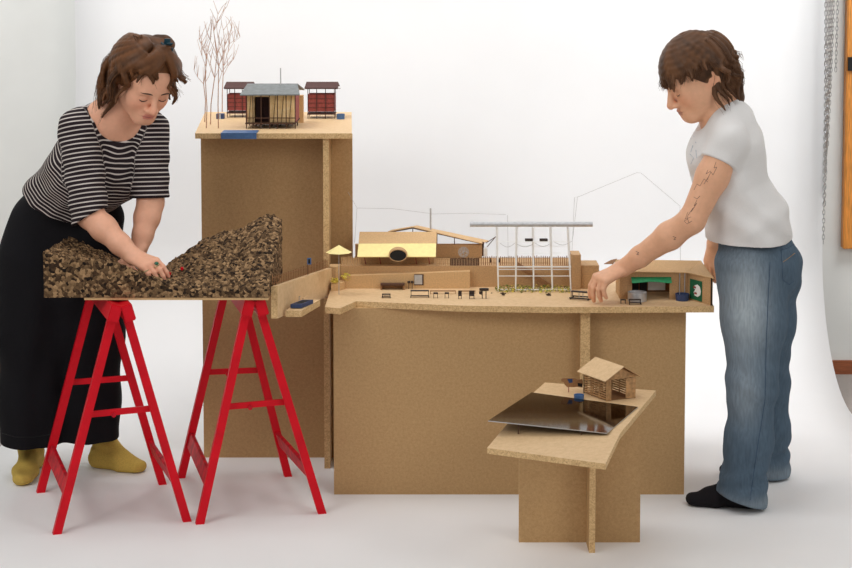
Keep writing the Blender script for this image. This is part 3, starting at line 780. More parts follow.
# moss and shrubs along its foot
mb = MB(); rnd = random.Random(3)
for k in range(520):
    px = rnd.uniform(496, 570); Yk = rnd.uniform(.16, .262)
    p = atY(px, 290, Yk); p.z = DZ+rnd.uniform(0, .012)
    r_ = rnd.uniform(.003, .007)
    d = [Vector((rnd.uniform(-1, 1), rnd.uniform(-1, 1), rnd.uniform(-.4, 1))).normalized()*r_ for _ in range(4)]
    mb.add([p+v for v in d], [[0, 1, 2], [0, 2, 3], [0, 3, 1], [1, 3, 2]], rnd.choice((0, 0, 1)))
tag(mb.build('moss', [M['moss'], M['olive']], loc=atZ(530, 292, DZ)), 'strip of green and yellow moss under the white frame', 'moss', kind='stuff')
def clump(name, lab, cat, c, r, mat, n=70, flat=.7, group=None, seed=1):
    rnd = random.Random(seed); mb = MB()
    for k in range(n):
        d = Vector((rnd.gauss(0, 1), rnd.gauss(0, 1), rnd.gauss(0, 1))).normalized()*r*rnd.uniform(.3, 1)
        p = Vector(c)+Vector((d.x, d.y, max(d.z*flat, -r*flat*.9)+r*flat*.9))
        q = [Vector((rnd.uniform(-1, 1), rnd.uniform(-1, 1), rnd.uniform(-1, 1))).normalized()*r*.28 for _ in range(4)]
        mb.add([p+v for v in q], [[0, 1, 2], [0, 2, 3], [0, 3, 1], [1, 3, 2]])
    return one(name, lab, cat, mb, mat, group, loc=c)
p = on_deck(503, 295.5); clump('dark_bush', 'dark brown low bush at the left foot of the white frame', 'bush', p, .010, M['soot'], 60, .6, 'dark low bushes', 2)
p = on_deck(549, 295.8); clump('dark_bush', 'dark low bush in the moss toward the right of the white frame', 'bush', p, .010, M['soot'], 60, .5, 'dark low bushes', 3)
p = on_deck(491.5, 293.5); clump('dark_bush', 'tiny dark tuft between cart and white frame', 'bush', p, .004, M['soot'], 24, .5, 'dark low bushes', 4)
# wire outlines
def wire(lab, paths, Y, base):
    mb = MB()
    for q in paths: mb.tube([atY(x, y, Y) for x, y in q], .0006, 4)
    return one('wire_outline', lab, 'wire', mb, M['greywire'], 'thin wire outlines', loc=base)
wire('thin wire outline rising left of the yellow awning house', [[(348, 192), (357, 208), (392, 208.6), (430, 213.4)], [(357, 208), (354.6, 243)]], .46, atY(354.6, 243, .46))
wire('thin wire outline from the flue pole to the white frame', [[(431, 214), (470, 213.2), (506, 214.6)], [(507.5, 215), (508, 243), (508, 264)]], .40, atY(508, 264, .40))
wire('thin wire outline peaked above the arm of the woman in jeans', [[(571.5, 262), (574.5, 197.5), (579, 196.5), (637, 172.5), (641, 173), (680, 206)], [(577.5, 197), (572.5, 240)], [(680, 206), (680.5, 262)]], .30, atY(572, 262, .30))

# ---- parasol, shrubs, tables
p = on_deck(339, 294.5)
t = thing('parasol', 'pale yellow parasol at the left end of the deck', 'parasol', p)
part(t, 'pole', MB().tube([p, (p.x, p.y, atY(339, 246, p.y).z)], .0012, 6), M['greywire'])
zr1, zr0 = atY(339, 245, p.y).z, atY(339, 252.3, p.y).z
mb = MB(); vs = [(p.x, p.y, zr1), (p.x, p.y, zr1-.003)]; n = 8
for j in range(n):
    a = 2*math.pi*(j+.1)/n; vs.append((p.x+math.cos(a)*.0465, p.y+math.sin(a)*.0465, zr0))
mb.add(vs, [[0, 2+j, 2+(j+1) % n] for j in range(n)]+[[1, 2+(j+1) % n, 2+j] for j in range(n)])
part(t, 'canopy', mb, M['yellow'])
c = atY(346.5, 279, .262); c.z = DZ+.0265; clump('olive_shrub', 'yellow green shrub on the upper step below the parasol', 'shrub', c, .019, M['olive'], 90, .8, 'yellow green shrubs', 5)
c = atY(334.5, 291, .215); c.z = DZ+.026; clump('olive_shrub', 'yellow green shrub lower on the steps below the parasol', 'shrub', c, .016, M['olive'], 90, .7, 'yellow green shrubs', 6)
def mini_table(px0, px1, py_base, h, depth, lab, benches=True, grp='little tables on the deck', mat='soot'):
    a, b = on_deck(px0, py_base), on_deck(px1, py_base)
    t = thing('mini_table', lab, 'table', a, grp); zt = DZ+h
    part(t, 'table_top', MB().box(a.x, b.x, a.y, a.y+depth, zt-.0025, zt), M[mat])
    for xx in (a.x+.002, b.x-.002):
        part(t, 'leg', MB().bar((xx, a.y+.002, DZ), (xx, a.y+.002, zt-.0025), .002, .002, up=(0, 1, 0)), M[mat])
        part(t, 'leg', MB().bar((xx, a.y+depth-.002, DZ), (xx, a.y+depth-.002, zt-.0025), .002, .002, up=(0, 1, 0)), M[mat])
    if benches:
        part(t, 'bench', MB().box(a.x, b.x, a.y-.012, a.y-.004, DZ+.006, DZ+.008).box(a.x, a.x+.002, a.y-.012, a.y+.004, DZ, DZ+.006).box(b.x-.002, b.x, a.y-.012, a.y+.004, DZ, DZ+.006), M[mat])
    return t
def stool(px0, px1, py_base, h, lab, back=False):
    a, b = on_deck(px0, py_base), on_deck(px1, py_base); d = .015
    t = thing('mini_chair' if back else 'mini_stool', lab, 'chair' if back else 'stool', a, 'little seats on the deck'); zt = DZ+h
    part(t, 'seat', MB().box(a.x, b.x, a.y, a.y+d, zt-.004, zt), M['soot'])
    for xx in (a.x+.0012, b.x-.0012):
        for yy in (a.y+.0012, a.y+d-.0012):
            part(t, 'leg', MB().bar((xx, yy, DZ), (xx, yy, zt-.004), .0018, .0018, up=(0, 1, 0)), M['soot'])
    if back: part(t, 'backrest', MB().box(a.x, b.x, a.y+d-.0015, a.y+d, zt, zt+.013), M['soot'])
mini_table(410.5, 429, 297.2, .023, .016, 'low brown table with bench, leftmost of the long row', True)
mini_table(430, 456, 294.2, .012, .012, 'long low table top behind the stools', False, mat='card_dark')
mini_table(459, 475.5, 294, .011, .012, 'low table behind the two little chairs', False, mat='card_dark')
stool(433.4, 438, 298.3, .019, 'dark stool, left one of the pair in the table row')
stool(444.7, 449, 298.3, .019, 'dark stool, right one of the pair in the table row')
stool(458.2, 461.8, 299, .014, 'dark chair left of the pale chair in the table row', True)
stool(469.2, 474.4, 299, .014, 'thin pale framed chair just left of the dark cart', True)
mini_table(382, 390.5, 297.6, .012, .014, 'small cluttered table alone in front of the wall bench', True)
p = on_deck(484, 298.5)
t = thing('dark_cart', 'dark little cart with flat wide top left of the white frame', 'cart', p)
part(t, 'top', MB().prism([(p.x+math.cos(2*math.pi*k/12)*.0165, p.y+math.sin(2*math.pi*k/12)*.011) for k in range(12)], DZ+.028, DZ+.036), M['soot'])
part(t, 'shelf', MB().box(p.x-.017, p.x-.006, p.y-.005, p.y+.006, DZ+.016, DZ+.025), M['soot'])
for xx in (-.006, .007):
    part(t, 'leg', MB().bar((p.x+xx, p.y, DZ), (p.x+xx, p.y, DZ+.028), .003, .003, up=(0, 1, 0)), M['soot'])
part(t, 'shelf_arm', MB().box(p.x-.012, p.x-.005, p.y-.001, p.y+.001, DZ+.0135, DZ+.0165), M['soot'])
# the table set held by the fingers
a = on_deck(569.8, 299); b = on_deck(589.5, 300.5)
t = thing('picnic_table', 'dark little picnic table held by the fingertips', 'table', a)
hz = .024
ux = (b-a); nx_ = Vector((-ux.y, ux.x, 0)).normalized()*.022
def tq(u, v, h): return a+ux*u+nx_*v+Vector((0, 0, h))
part(t, 'table_top', MB().hexa([tq(.02, .2, hz), tq(.95, .2, hz), tq(.95, 1.1, hz), tq(.02, 1.1, hz)], [tq(.02, .2, hz+.003), tq(.95, .2, hz+.003), tq(.95, 1.1, hz+.003), tq(.02, 1.1, hz+.003)]), M['soot'])
part(t, 'bench', MB().hexa([tq(.0, -.35, .004), tq(1, -.35, .004), tq(1, 0, .004), tq(0, 0, .004)], [tq(.0, -.35, .007), tq(1, -.35, .007), tq(1, 0, .007), tq(0, 0, .007)]), M['soot'])
part(t, 'bench', MB().hexa([tq(.0, 1.3, .004), tq(1, 1.3, .004), tq(1, 1.65, .004), tq(0, 1.65, .004)], [tq(.0, 1.3, .007), tq(1, 1.3, .007), tq(1, 1.65, .007), tq(0, 1.65, .007)]), M['soot'])
for u in (.04, .94):
    part(t, 'leg_frame', MB().bar(tq(u, .3, .0), tq(u, .3, hz), .0024, .0024, up=(0, 1, 0)).bar(tq(u, 1.0, .0), tq(u, 1.0, hz), .0024, .0024, up=(0, 1, 0)).bar(tq(u, -.3, .0025), tq(u, 1.6, .0025), .0024, .003), M['soot'])
part(t, 'crock', MB().bar(tq(.42, .5, .003), tq(.42, .5, hz), .0022, .0022, up=(0, 1, 0)).bar(tq(.62, .5, .003), tq(.62, .5, hz), .0022, .0022, up=(0, 1, 0)).bar(tq(.4, .5, .004), tq(.64, .5, .004), .002, .002), M['greywire'])
mini_table(620.5, 626, 303.8, .014, .012, 'small thin dark stand left of the tin tank front', False)
mini_table(629, 641, 304.2, .016, .014, 'low dark bench set in front of the tin tank', True)

# ---- shed with green awning on the right
A = Vector((on_deck(687, 299).x, on_deck(687, 299).y, 0)); B = Vector((on_deck(711.6, 305.6).x, on_deck(711.6, 305.6).y, 0))
L0 = Vector((atY(620, 299, A.y).x, A.y, 0))
ze = atY(660, 272, A.y).z
t = thing('corner_shed', 'brown card shed with folded roof and green awning at the right end', 'model building', (A.x, A.y, DZ))
X = lambda px: atY(px, 285, A.y).x
zl0 = atY(650, 277.2, A.y).z
part(t, 'wall', MB().box(X(620), X(632), A.y, A.y+.004, DZ+.0003, ze).box(X(669.6), X(687), A.y, A.y+.004, DZ+.0003, ze).box(X(632), X(669.6), A.y, A.y+.004, zl0, ze), M['card'])
nB = (B-A).normalized(); nP = Vector((-nB.y, nB.x, 0))
def ab(tt, zz, off=0): return Vector((A.x+(B.x-A.x)*tt, A.y+(B.y-A.y)*tt, zz))-nP*off
part(t, 'side_wall', MB().wallpoly([ab(0, DZ+.0003), ab(1, DZ+.0003), ab(1, ze), ab(0, ze)], nP*.004), M['card'])
part(t, 'end_wall', MB().wallpoly([ab(1, DZ+.0003), Vector((B.x+.004, A.y+.10, DZ+.0003)), Vector((B.x+.004, A.y+.10, ze)), ab(1, ze)], (-.004, 0, 0)), M['card_dark'])
part(t, 'end_post', MB().bar(ab(.99, DZ+.0003, .0005), ab(.99, ze, .0005), .004, .003, up=(0, 1, 0)), M['ink'])
part(t, 'rear_wall', MB().box(X(620), X(704), A.y+.135, A.y+.139, DZ+.0003, ze), M['card_dark'])
part(t, 'left_wall', MB().box(X(620), X(620)+.004, A.y+.004, A.y+.135, DZ+.0003, ze), M['card'])
part(t, 'inner_panel', MB().box(X(650.5), X(668), A.y+.07, A.y+.073, DZ+.018, DZ+.05), M['white'])
for px in (637, 645.5):
    part(t, 'dark_pane', MB().box(X(px-4), X(px+3.2), A.y+.05, A.y+.053, DZ+.012, DZ+.055), M['ink'])
n = 12; vs = []; fs = []
for k in range(n+1):
    f = k/n; xx = X(631)+(X(671)-X(631))*f
    dip = .005*math.sin(math.pi*f)**2
    vs += [(xx, A.y-.002, zl0+.001-.0*f), (xx, A.y-.024, zl0-.016+dip)]
for k in range(n): fs.append([2*k, 2*k+2, 2*k+3, 2*k+1])
mb = MB().add(vs, fs); aw = part(t, 'awning', mb, M['awning'])
sm = aw.modifiers.new('thickness', 'SOLIDIFY'); sm.thickness = .0015
ev0, ev1 = atY(611, 271, A.y-.012), atY(687.2, 272.4, A.y-.012)
rg0, rg1 = atY(616, 259.5, A.y+.13), atY(699.8, 260.5, A.y+.13)
ev2 = atY(714, 278.2, B.y-.01)
bkc = Vector((B.x+.008, A.y+.10, ev2.z-.004))
part(t, 'roof', MB().wallpoly([ev0, ev1, rg1, rg0], (0, 0, -.003)), M['card_pale'])
part(t, 'hip_roof', MB().wallpoly([ev1+Vector((.001, 0, 0)), ev2, rg1+Vector((.001, 0, .001))], (0, 0, -.003)), M['card_pale'])
part(t, 'hip_roof', MB().wallpoly([ev2+Vector((.0005, .0005, 0)), bkc, rg1+Vector((.003, .001, .001))], (0, 0, -.003)), M['card_pale'])
tl = [atY(604, 263.6, A.y+.02), atY(611, 259.8, A.y+.06), atY(617, 258.6, A.y+.12), atY(613, 263.6, A.y+.02)]
part(t, 'roof_flap', MB().wallpoly(tl, (0, 0, -.002)), M['card_dark'])
for px in (679.5, 684.6):
    a = atY(px, 293, A.y-.004); a.z = DZ+.0003
    part(t, 'downpipe', MB().tube([a, (a.x, a.y, ze)], .0017, 8), M['alu'])
gp = part(t, 'green_panel', MB().wallpoly([ab(.13, DZ+.006, .001), ab(.62, DZ+.004, .001), ab(.62, DZ+.075, .001), ab(.13, DZ+.075, .001)], nP*-.001), M['green'])
blob = [(.34, .020), (.46, .018), (.56, .026), (.585, .040), (.54, .055), (.44, .061), (.34, .056), (.30, .046), (.36, .041), (.30, .032)]
part(t, 'white_emblem', MB().wallpoly([ab(u, DZ+v, .0022) for u, v in blob], nP*-.0008), M['white'], sub=gp)
for u, v in ((.34, .049), (.38, .029)):
    part(t, 'red_mark', MB().wallpoly([ab(u-.05, DZ+v-.004, .0032), ab(u+.05, DZ+v-.003, .0032), ab(u+.05, DZ+v+.003, .0032), ab(u-.05, DZ+v+.004, .0032)], nP*-.0005), M['oxblood'], sub=gp)
p = on_deck(681.5, 299.5)
one('blue_tub', 'round navy blue tub by the downpipes of the corner shed', 'tub', MB().lathe((p.x, p.y-.016, DZ), [(.001, 0), (.022, 0), (.0245, .024), (.022, .024), (.020, .006), (.001, .006)], 18), M['navy'], loc=(p.x, p.y-.016, DZ))
p = on_deck(636.5, 299.5)
one('tin_tank', 'round silvery tin tank in front of the shed opening', 'tank', MB().lathe((p.x, p.y-.022, DZ), [(.001, 0), (.033, 0), (.033, .031), (.030, .0315), (.0295, .027), (.001, .027)], 28), M['alu'], loc=(p.x, p.y-.022, DZ))
# red pins on the cork
for (px, py, lab) in ((169.5, 275.5, 'red pin nearest the fingertips on the cork slope'), (182, 270.5, 'red pin farther up the cork slope from the fingertips')):
    bvh = BVHTree.FromObject(cork, bpy.context.evaluated_depsgraph_get())
    d = _ray(px, py).normalized(); o_ = Vector(cam.location)-cork.location
    hit = bvh.ray_cast(o_, d)[0]+cork.location
    one('red_pin', lab, 'pin', MB().lathe(hit-Vector((0, 0, .003)), [(.0015, 0), (.002, .004), (.0055, .006), (.0055, .013), (.001, .015)], 10), M['red'], 'red pins in the cork', loc=hit)
# ------------------------------------------------------------------ people: smooth-blended volumes turned into one skin
def V3(*a): return np.array(a, dtype=np.float64)
def nrm(v): v = np.asarray(v, float); return v/np.linalg.norm(v)
class Vol:
    def __init__(s, lo, hi, h):
        s.h = h; s.lo = np.array(lo, float); n = np.ceil((np.array(hi)-s.lo)/h).astype(int)+1
        s.n = n; s.d = np.full(n, 1.0, np.float32)
        s.ax = [(s.lo[i]+np.arange(n[i])*h).astype(np.float32) for i in range(3)]
    def _sub(s, lo, hi):
        a = [max(0, int((lo[i]-s.lo[i])/s.h)) for i in range(3)]; b = [min(s.n[i], int((hi[i]-s.lo[i])/s.h)+2) for i in range(3)]
        if any(b[i] <= a[i] for i in range(3)): return None, None
        sl = tuple(slice(a[i], b[i]) for i in range(3))
        return sl, (s.ax[0][sl[0]][:, None, None], s.ax[1][sl[1]][None, :, None], s.ax[2][sl[2]][None, None, :])
    def _mix(s, sl, e, k, op):
        d = s.d[sl]
        if op == 'sub': e = -e
        if k <= 0:
            s.d[sl] = np.minimum(d, e) if op == 'add' else np.maximum(d, e); return
        if op == 'add':
            h = np.clip(.5+.5*(d-e)/k, 0, 1); s.d[sl] = d*(1-h)+e*h-k*h*(1-h)
        else:
            h = np.clip(.5-.5*(d-e)/k, 0, 1); s.d[sl] = d*(1-h)+e*h+k*h*(1-h)
    def cone(s, a, b, ra, rb, k=.02, flat=None, op='add'):
        """tapered limb; flat=(axis, factor) squeezes (<1) or widens (>1) the section along that axis"""
        a = np.asarray(a, float); b = np.asarray(b, float); f = max(1, flat[1]) if flat else 1
        m = max(ra, rb)*f+k+2*s.h
        sl, X = s._sub(np.minimum(a, b)-m, np.maximum(a, b)+m)
        if sl is None: return s
        P = [X[i]-a[i] for i in range(3)]; ba = b-a; sc = 1.0
        if flat:
            n_, f_ = nrm(flat[0]), flat[1]; g = 1/f_-1
            q = P[0]*n_[0]+P[1]*n_[1]+P[2]*n_[2]
            P = [P[i]+q*g*n_[i] for i in range(3)]; ba = ba+ba.dot(n_)*g*n_; sc = min(1, f_)
        L2 = max(ba.dot(ba), 1e-12)
        t = np.clip((P[0]*ba[0]+P[1]*ba[1]+P[2]*ba[2])/L2, 0, 1)
        e = (np.sqrt((P[0]-t*ba[0])**2+(P[1]-t*ba[1])**2+(P[2]-t*ba[2])**2)-(ra+(rb-ra)*t))*sc
        s._mix(sl, e.astype(np.float32), k, op); return s
    def chain(s, pts, rs, k=.02, flat=None):
        for i in range(len(pts)-1): s.cone(pts[i], pts[i+1], rs[i], rs[i+1], k, flat)
        return s
    def ell(s, c, r, R=None, k=.02, op='add'):
        """ellipsoid; rows of R are its axes"""
        c = np.asarray(c, float); R = np.eye(3) if R is None else np.asarray(R)
        m = max(r)+k+2*s.h
        sl, X = s._sub(c-m, c+m)
        if sl is None: return s
        P = [X[i]-c[i] for i in range(3)]
        Q = [P[0]*R[j][0]+P[1]*R[j][1]+P[2]*R[j][2] for j in range(3)]
        k0 = np.sqrt(sum((Q[j]/r[j])**2 for j in range(3))); k1 = np.sqrt(sum((Q[j]/r[j]**2)**2 for j in range(3)))+1e-9
        s._mix(sl, (k0*(k0-1)/k1).astype(np.float32), k, op); return s
    def cut(s, p, n, k=.004):
        """drop everything on the side n points to"""
        n = nrm(n); p = np.asarray(p)
        e = ((s.ax[0]-p[0])*n[0])[:, None, None]+((s.ax[1]-p[1])*n[1])[None, :, None]+((s.ax[2]-p[2])*n[2])[None, None, :]
        s._mix(tuple(slice(None) for _ in range(3)), e.astype(np.float32), k, 'int'); return s
    def ripple(s, fn):
        """add a small displacement near the surface; fn(x, y, z)"""
        m = np.abs(s.d) < .03; i, j, k = np.nonzero(m)
        s.d[m] += fn(s.ax[0][i], s.ax[1][j], s.ax[2][k]).astype(np.float32); return s
    def mesh(s):
        d = s.d; neg = d < 0
        c = np.zeros([n-1 for n in d.shape], np.int8)
        for dx in (0, 1):
            for dy in (0, 1):
                for dz in (0, 1): c += neg[dx:d.shape[0]-1+dx, dy:d.shape[1]-1+dy, dz:d.shape[2]-1+dz]
        m = (c > 0) & (c < 8); I = np.argwhere(m); idx = np.full(m.shape, -1, np.int64); idx[m] = np.arange(len(I))
        acc = np.zeros((len(I), 3)); cnt = np.zeros(len(I))
        for ax in range(3):
            o1, o2 = [q for q in range(3) if q != ax]
            for u in (0, 1):
                for v in (0, 1):
                    A = I.copy(); A[:, o1] += u; A[:, o2] += v; B = A.copy(); B[:, ax] += 1
                    va, vb = d[tuple(A.T)], d[tuple(B.T)]; x = (va < 0) != (vb < 0)
                    t = np.where(x, va/np.where(x, va-vb, 1), 0)
                    P = A.astype(float); P[:, ax] += t
                    acc[x] += P[x]; cnt[x] += 1
        vs = s.lo+acc/cnt[:, None]*s.h
        fs = []
        for ax in range(3):
            o1, o2 = [(1, 2), (2, 0), (0, 1)][ax]
            sa = [slice(None)]*3; sb = [slice(None)]*3; sa[ax] = slice(0, -1); sb[ax] = slice(1, None)
            na, nb = neg[tuple(sa)], neg[tuple(sb)]; E = np.argwhere(na != nb)
            E = E[(E[:, o1] > 0) & (E[:, o2] > 0) & (E[:, o1] < d.shape[o1]-1) & (E[:, o2] < d.shape[o2]-1)]
            q = []
            for u, v in ((-1, -1), (0, -1), (0, 0), (-1, 0)):
                C = E.copy(); C[:, o1] += u; C[:, o2] += v; q.append(idx[tuple(C.T)])
            Q = np.stack(q, 1); flip = ~na[tuple(E.T)]
            Q[flip] = Q[flip][:, ::-1]; fs.append(Q)
        return vs, np.concatenate(fs)
def relax(vs, fs, n=2, w=.5):
    for _ in range(n):
        acc = np.zeros_like(vs); cnt = np.zeros(len(vs))
        for a, b in ((0, 1), (1, 2), (2, 3), (3, 0)):
            np.add.at(acc, fs[:, a], vs[fs[:, b]]); np.add.at(acc, fs[:, b], vs[fs[:, a]])
            np.add.at(cnt, fs[:, a], 1); np.add.at(cnt, fs[:, b], 1)
        vs = vs*(1-w)+w*acc/np.maximum(cnt, 1)[:, None]
    return vs
def skin(name, vs, fs, mats, parent, color=None, attr=None, tris=None):
    """link as one smooth mesh, local to its parent"""
    me = bpy.data.meshes.new(name); lo = np.array(parent.location) if parent else np.zeros(3)
    me.vertices.add(len(vs)); me.vertices.foreach_set('co', (vs-lo).astype(np.float32).ravel())
    me.loops.add(fs.size); me.loops.foreach_set('vertex_index', fs.astype(np.int32).ravel())
    me.polygons.add(len(fs)); me.polygons.foreach_set('loop_start', np.arange(0, fs.size, 4, dtype=np.int32))
    me.polygons.foreach_set('use_smooth', np.ones(len(fs), bool))
    me.update(calc_edges=True)
    me.materials.append(mats)
    if color is not None:
        at = me.color_attributes.new('tint', 'FLOAT_COLOR', 'POINT')
        at.data.foreach_set('color', np.c_[color, np.ones(len(vs))].astype(np.float32).ravel())
    if attr is not None:
        at = me.attributes.new('band', 'FLOAT', 'POINT'); at.data.foreach_set('value', attr.astype(np.float32))
    o = bpy.data.objects.new(name, me); COL.objects.link(o); o.parent = parent
    return o
def A(px, py, Y): return np.array(atY(px, py, Y))

def hand(v, W, d, n, thumb, curl, spread=.0, sc=1.0, tcurl=0.4, lens=None):
    """wrist W, direction d to the knuckles, n = back of the hand; thumb = +1/-1 side along d x n"""
    d = nrm(d); n = nrm(np.asarray(n)-np.dot(n, d)*d); s_ = np.cross(d, n)*thumb
    W = np.asarray(W, float); tips = []; mids = []
    offs = (.029, .010, -.009, -.026); fl = lens or (.072, .079, .073, .058)
    for i in range(4):
        K = W+(d*(.088-.004*abs(i-1))+s_*offs[i])*sc+n*(.003-.003*abs(i-1.2))*sc
        v.cone(W+s_*offs[i]*.55*sc+d*.004, K, .0165*sc, .0108*sc, .010, (n, .85))
        p = K; th = 0
        for j, (fr, r0, r1) in enumerate(((.46, .0098, .0086), (.30, .0086, .0078), (.24, .0078, .0062))):
            th += math.radians(curl[i][j])
            q = p+(math.cos(th)*d-math.sin(th)*n+s_*spread*(1.4-i))*fl[i]*fr*sc
            v.cone(p, q, r0*sc*(.92 if i == 3 else 1), r1*sc*(.92 if i == 3 else 1), .004)
            if j == 0: mids.append((p+q)/2)
            p = q
        tips.append(p)
    v.cone(W+s_*.012*sc, W+d*.07*sc-s_*.012*sc-n*.006*sc, .016*sc, .014*sc, .02)      # heel of the palm
    T0 = W+(d*.02+s_*.022-n*.008)*sc
    T1 = T0+nrm(d*.75+s_*.55-n*tcurl)*.042*sc; T2 = T1+nrm(d*.9+s_*.1-n*(tcurl+.2))*.032*sc; T3 = T2+nrm(d*.95-s_*.15-n*(tcurl+.3))*.024*sc
    v.cone(T0, T1, .015*sc, .0115*sc, .012).cone(T1, T2, .0112*sc, .0095*sc, .004).cone(T2, T3, .0095*sc, .007*sc, .004)
    tips.append(T3)
    return tips, mids

class Head:
    """local axes: x = the person's left, f = facing, u = up"""
    def __init__(s, c, F, U, sc):
        s.c = np.asarray(c, float); s.F = nrm(F); s.U = nrm(np.asarray(U)-np.dot(U, s.F)*s.F); s.X = np.cross(s.U, s.F); s.sc = sc
        s.R = np.array([s.X, s.F, s.U])
    def p(s, x, f, u): return s.c+(s.X*x+s.F*f+s.U*u)*s.sc
    def loc(s, P): return (P-s.c)@s.R.T/s.sc
    def build(s, v):
        k = s.sc
        def E(c, r, kk=.02, op='add', R=None): v.ell(s.p(*c), [q*k for q in r], s.R if R is None else R, kk*k, op)
        def C(a, b, ra, rb, kk=.02): v.cone(s.p(*a), s.p(*b), ra*k, rb*k, kk*k)
        E((0, -.008, .030), (.075, .093, .087), .02)
        E((0, .028, -.030), (.060, .062, .072), .03)
        E((0, .066, .034), (.055, .03, .045), .03)
        for x in (-1, 1):
            C((x*.054, .0, -.042), (x*.019, .070, -.089), .019, .016, .03)
            E((x*.036, .060, -.030), (.026, .026, .028), .03)
        C((-.011, .079, -.092), (.011, .079, -.092), .0155, .0155, .02)
        E((0, .079, -.066), (.030, .020, .026), .02)
        C((-.034, .086, .016), (.034, .086, .016), .009, .009, .018)
        for x in (-1, 1):
            E((x*.031, .100, -.004), (.017, .013, .011), .014, 'sub')
            E((x*.031, .0815, -.004), (.0155, .0135, .0125), .004)
        C((0, .094, .008), (0, .1155, -.033), .0075, .0110, .010)
        C((0, .106, -.030), (0, .1155, -.037), .0085, .0095, .006)
        for x in (-1, 1): E((x*.0125, .1025, -.040), (.0085, .0100, .0075), .009)
        E((0, .0975, -.060), (.020, .0082, .0052), .004); E((0, .0955, -.0695), (.0175, .0085, .0056), .004)
        for x in (-1, 1):
            ea = nrm(s.X*x+s.F*.35); R = np.array([ea, nrm(np.cross(s.U, ea)), s.U])
            E((x*.077, -.016, -.008), (.007, .018, .031), .008, 'add', R)
            E((x*.0845, -.012, -.004), (.006, .009, .016), .004, 'sub', R)
    def paint(s, vs, base, lip, col):
        q = s.loc(vs); near = np.linalg.norm(q, axis=1) < .16
        def blob(c, r, amt, rgb):
            w_ = np.exp(-(((q-np.array(c))/np.array(r))**2).sum(1))*amt*near
            col[:] = col*(1-w_[:, None])+np.array(rgb)*w_[:, None]
        flush = base*np.array([1.0, .74, .70])
        for x in (-1, 1):
            blob((x*.042, .075, -.032), (.022, .03, .022), .55, flush)
            blob((x*.080, -.01, -.01), (.012, .03, .035), .4, flush)
            blob((x*.031, .092, -.002), (.017, .02, .008), .35, base*np.array([.72, .58, .54]))
        blob((0, .118, -.036), (.013, .02, .012), .55, flush)
        w_ = near & (np.abs(q[:, 0]) < .021-.6*np.abs(q[:, 2]+.0645)) & (np.abs(q[:, 2]+.0645) < .0092) & (q[:, 1] > .085)
        col[w_] = col[w_]*.45+np.array(lip)*.55
        blob((0, .10, -.0645), (.020, .02, .0018), .85, np.array(lip)*.45)
        return col
def on_skin(bvh, head, pts, lift=.001):
    """path on the face: local (x, u) points carried back to the skin"""
    out = []
    for x, u in pts:
        o = head.p(x, .2, u); hit = bvh.ray_cast(Vector(o), Vector(-head.F))
        out.append((hit[0] if hit[0] is not None else Vector(head.p(x, .09, u)))+Vector(head.F)*lift)
    return out
def skin_mat(name):
    m, nt, b = _new(name)
    a = nt.nodes.new('ShaderNodeVertexColor'); a.layer_name = 'tint'
    n = nt.nodes.new('ShaderNodeTexNoise'); n.inputs['Scale'].default_value = 70; n.inputs['Detail'].default_value = 5
    nt.links.new(_coord(nt), n.inputs['Vector'])
    hs = nt.nodes.new('ShaderNodeHueSaturation'); mr = nt.nodes.new('ShaderNodeMapRange'); mr.inputs['To Min'].default_value = .9; mr.inputs['To Max'].default_value = 1.1
    nt.links.new(n.outputs['Fac'], mr.inputs['Value']); nt.links.new(mr.outputs['Result'], hs.inputs['Value']); nt.links.new(a.outputs['Color'], hs.inputs['Color'])
    nt.links.new(hs.outputs['Color'], b.inputs['Base Color'])
    b.inputs['Roughness'].default_value = .5; b.inputs['Specular IOR Level'].default_value = .4
    b.inputs['Subsurface Weight'].default_value = .05; b.inputs['Subsurface Radius'].default_value = (.012, .005, .003); b.inputs['Subsurface Scale'].default_value = 1
    return m
def cloth_mat(name, rgb, rough=.9, bump=.25, scale=500, var=.05):
    m = plain(name, rgb, rough, var, scale, bump=bump, spec=.2)
    return m
def hair_mat(name, dark, light):
    m, nt, b = _new(name)
    a = nt.nodes.new('ShaderNodeAttribute'); a.attribute_name = 'band'
    n = nt.nodes.new('ShaderNodeTexNoise'); n.inputs['Scale'].default_value = 45; nt.links.new(_coord(nt), n.inputs['Vector'])
    ad = nt.nodes.new('ShaderNodeMath'); ad.operation = 'MULTIPLY_ADD'; ad.inputs[1].default_value = .35
    nt.links.new(n.outputs['Fac'], ad.inputs[0]); nt.links.new(a.outputs['Fac'], ad.inputs[2])
    r = _ramp(nt, [(.15, dark), (.95, light)]); nt.links.new(ad.outputs[0], r.inputs['Fac']); nt.links.new(r.outputs['Color'], b.inputs['Base Color'])
    b.inputs['Roughness'].default_value = .45; b.inputs['Specular IOR Level'].default_value = .22
    return m
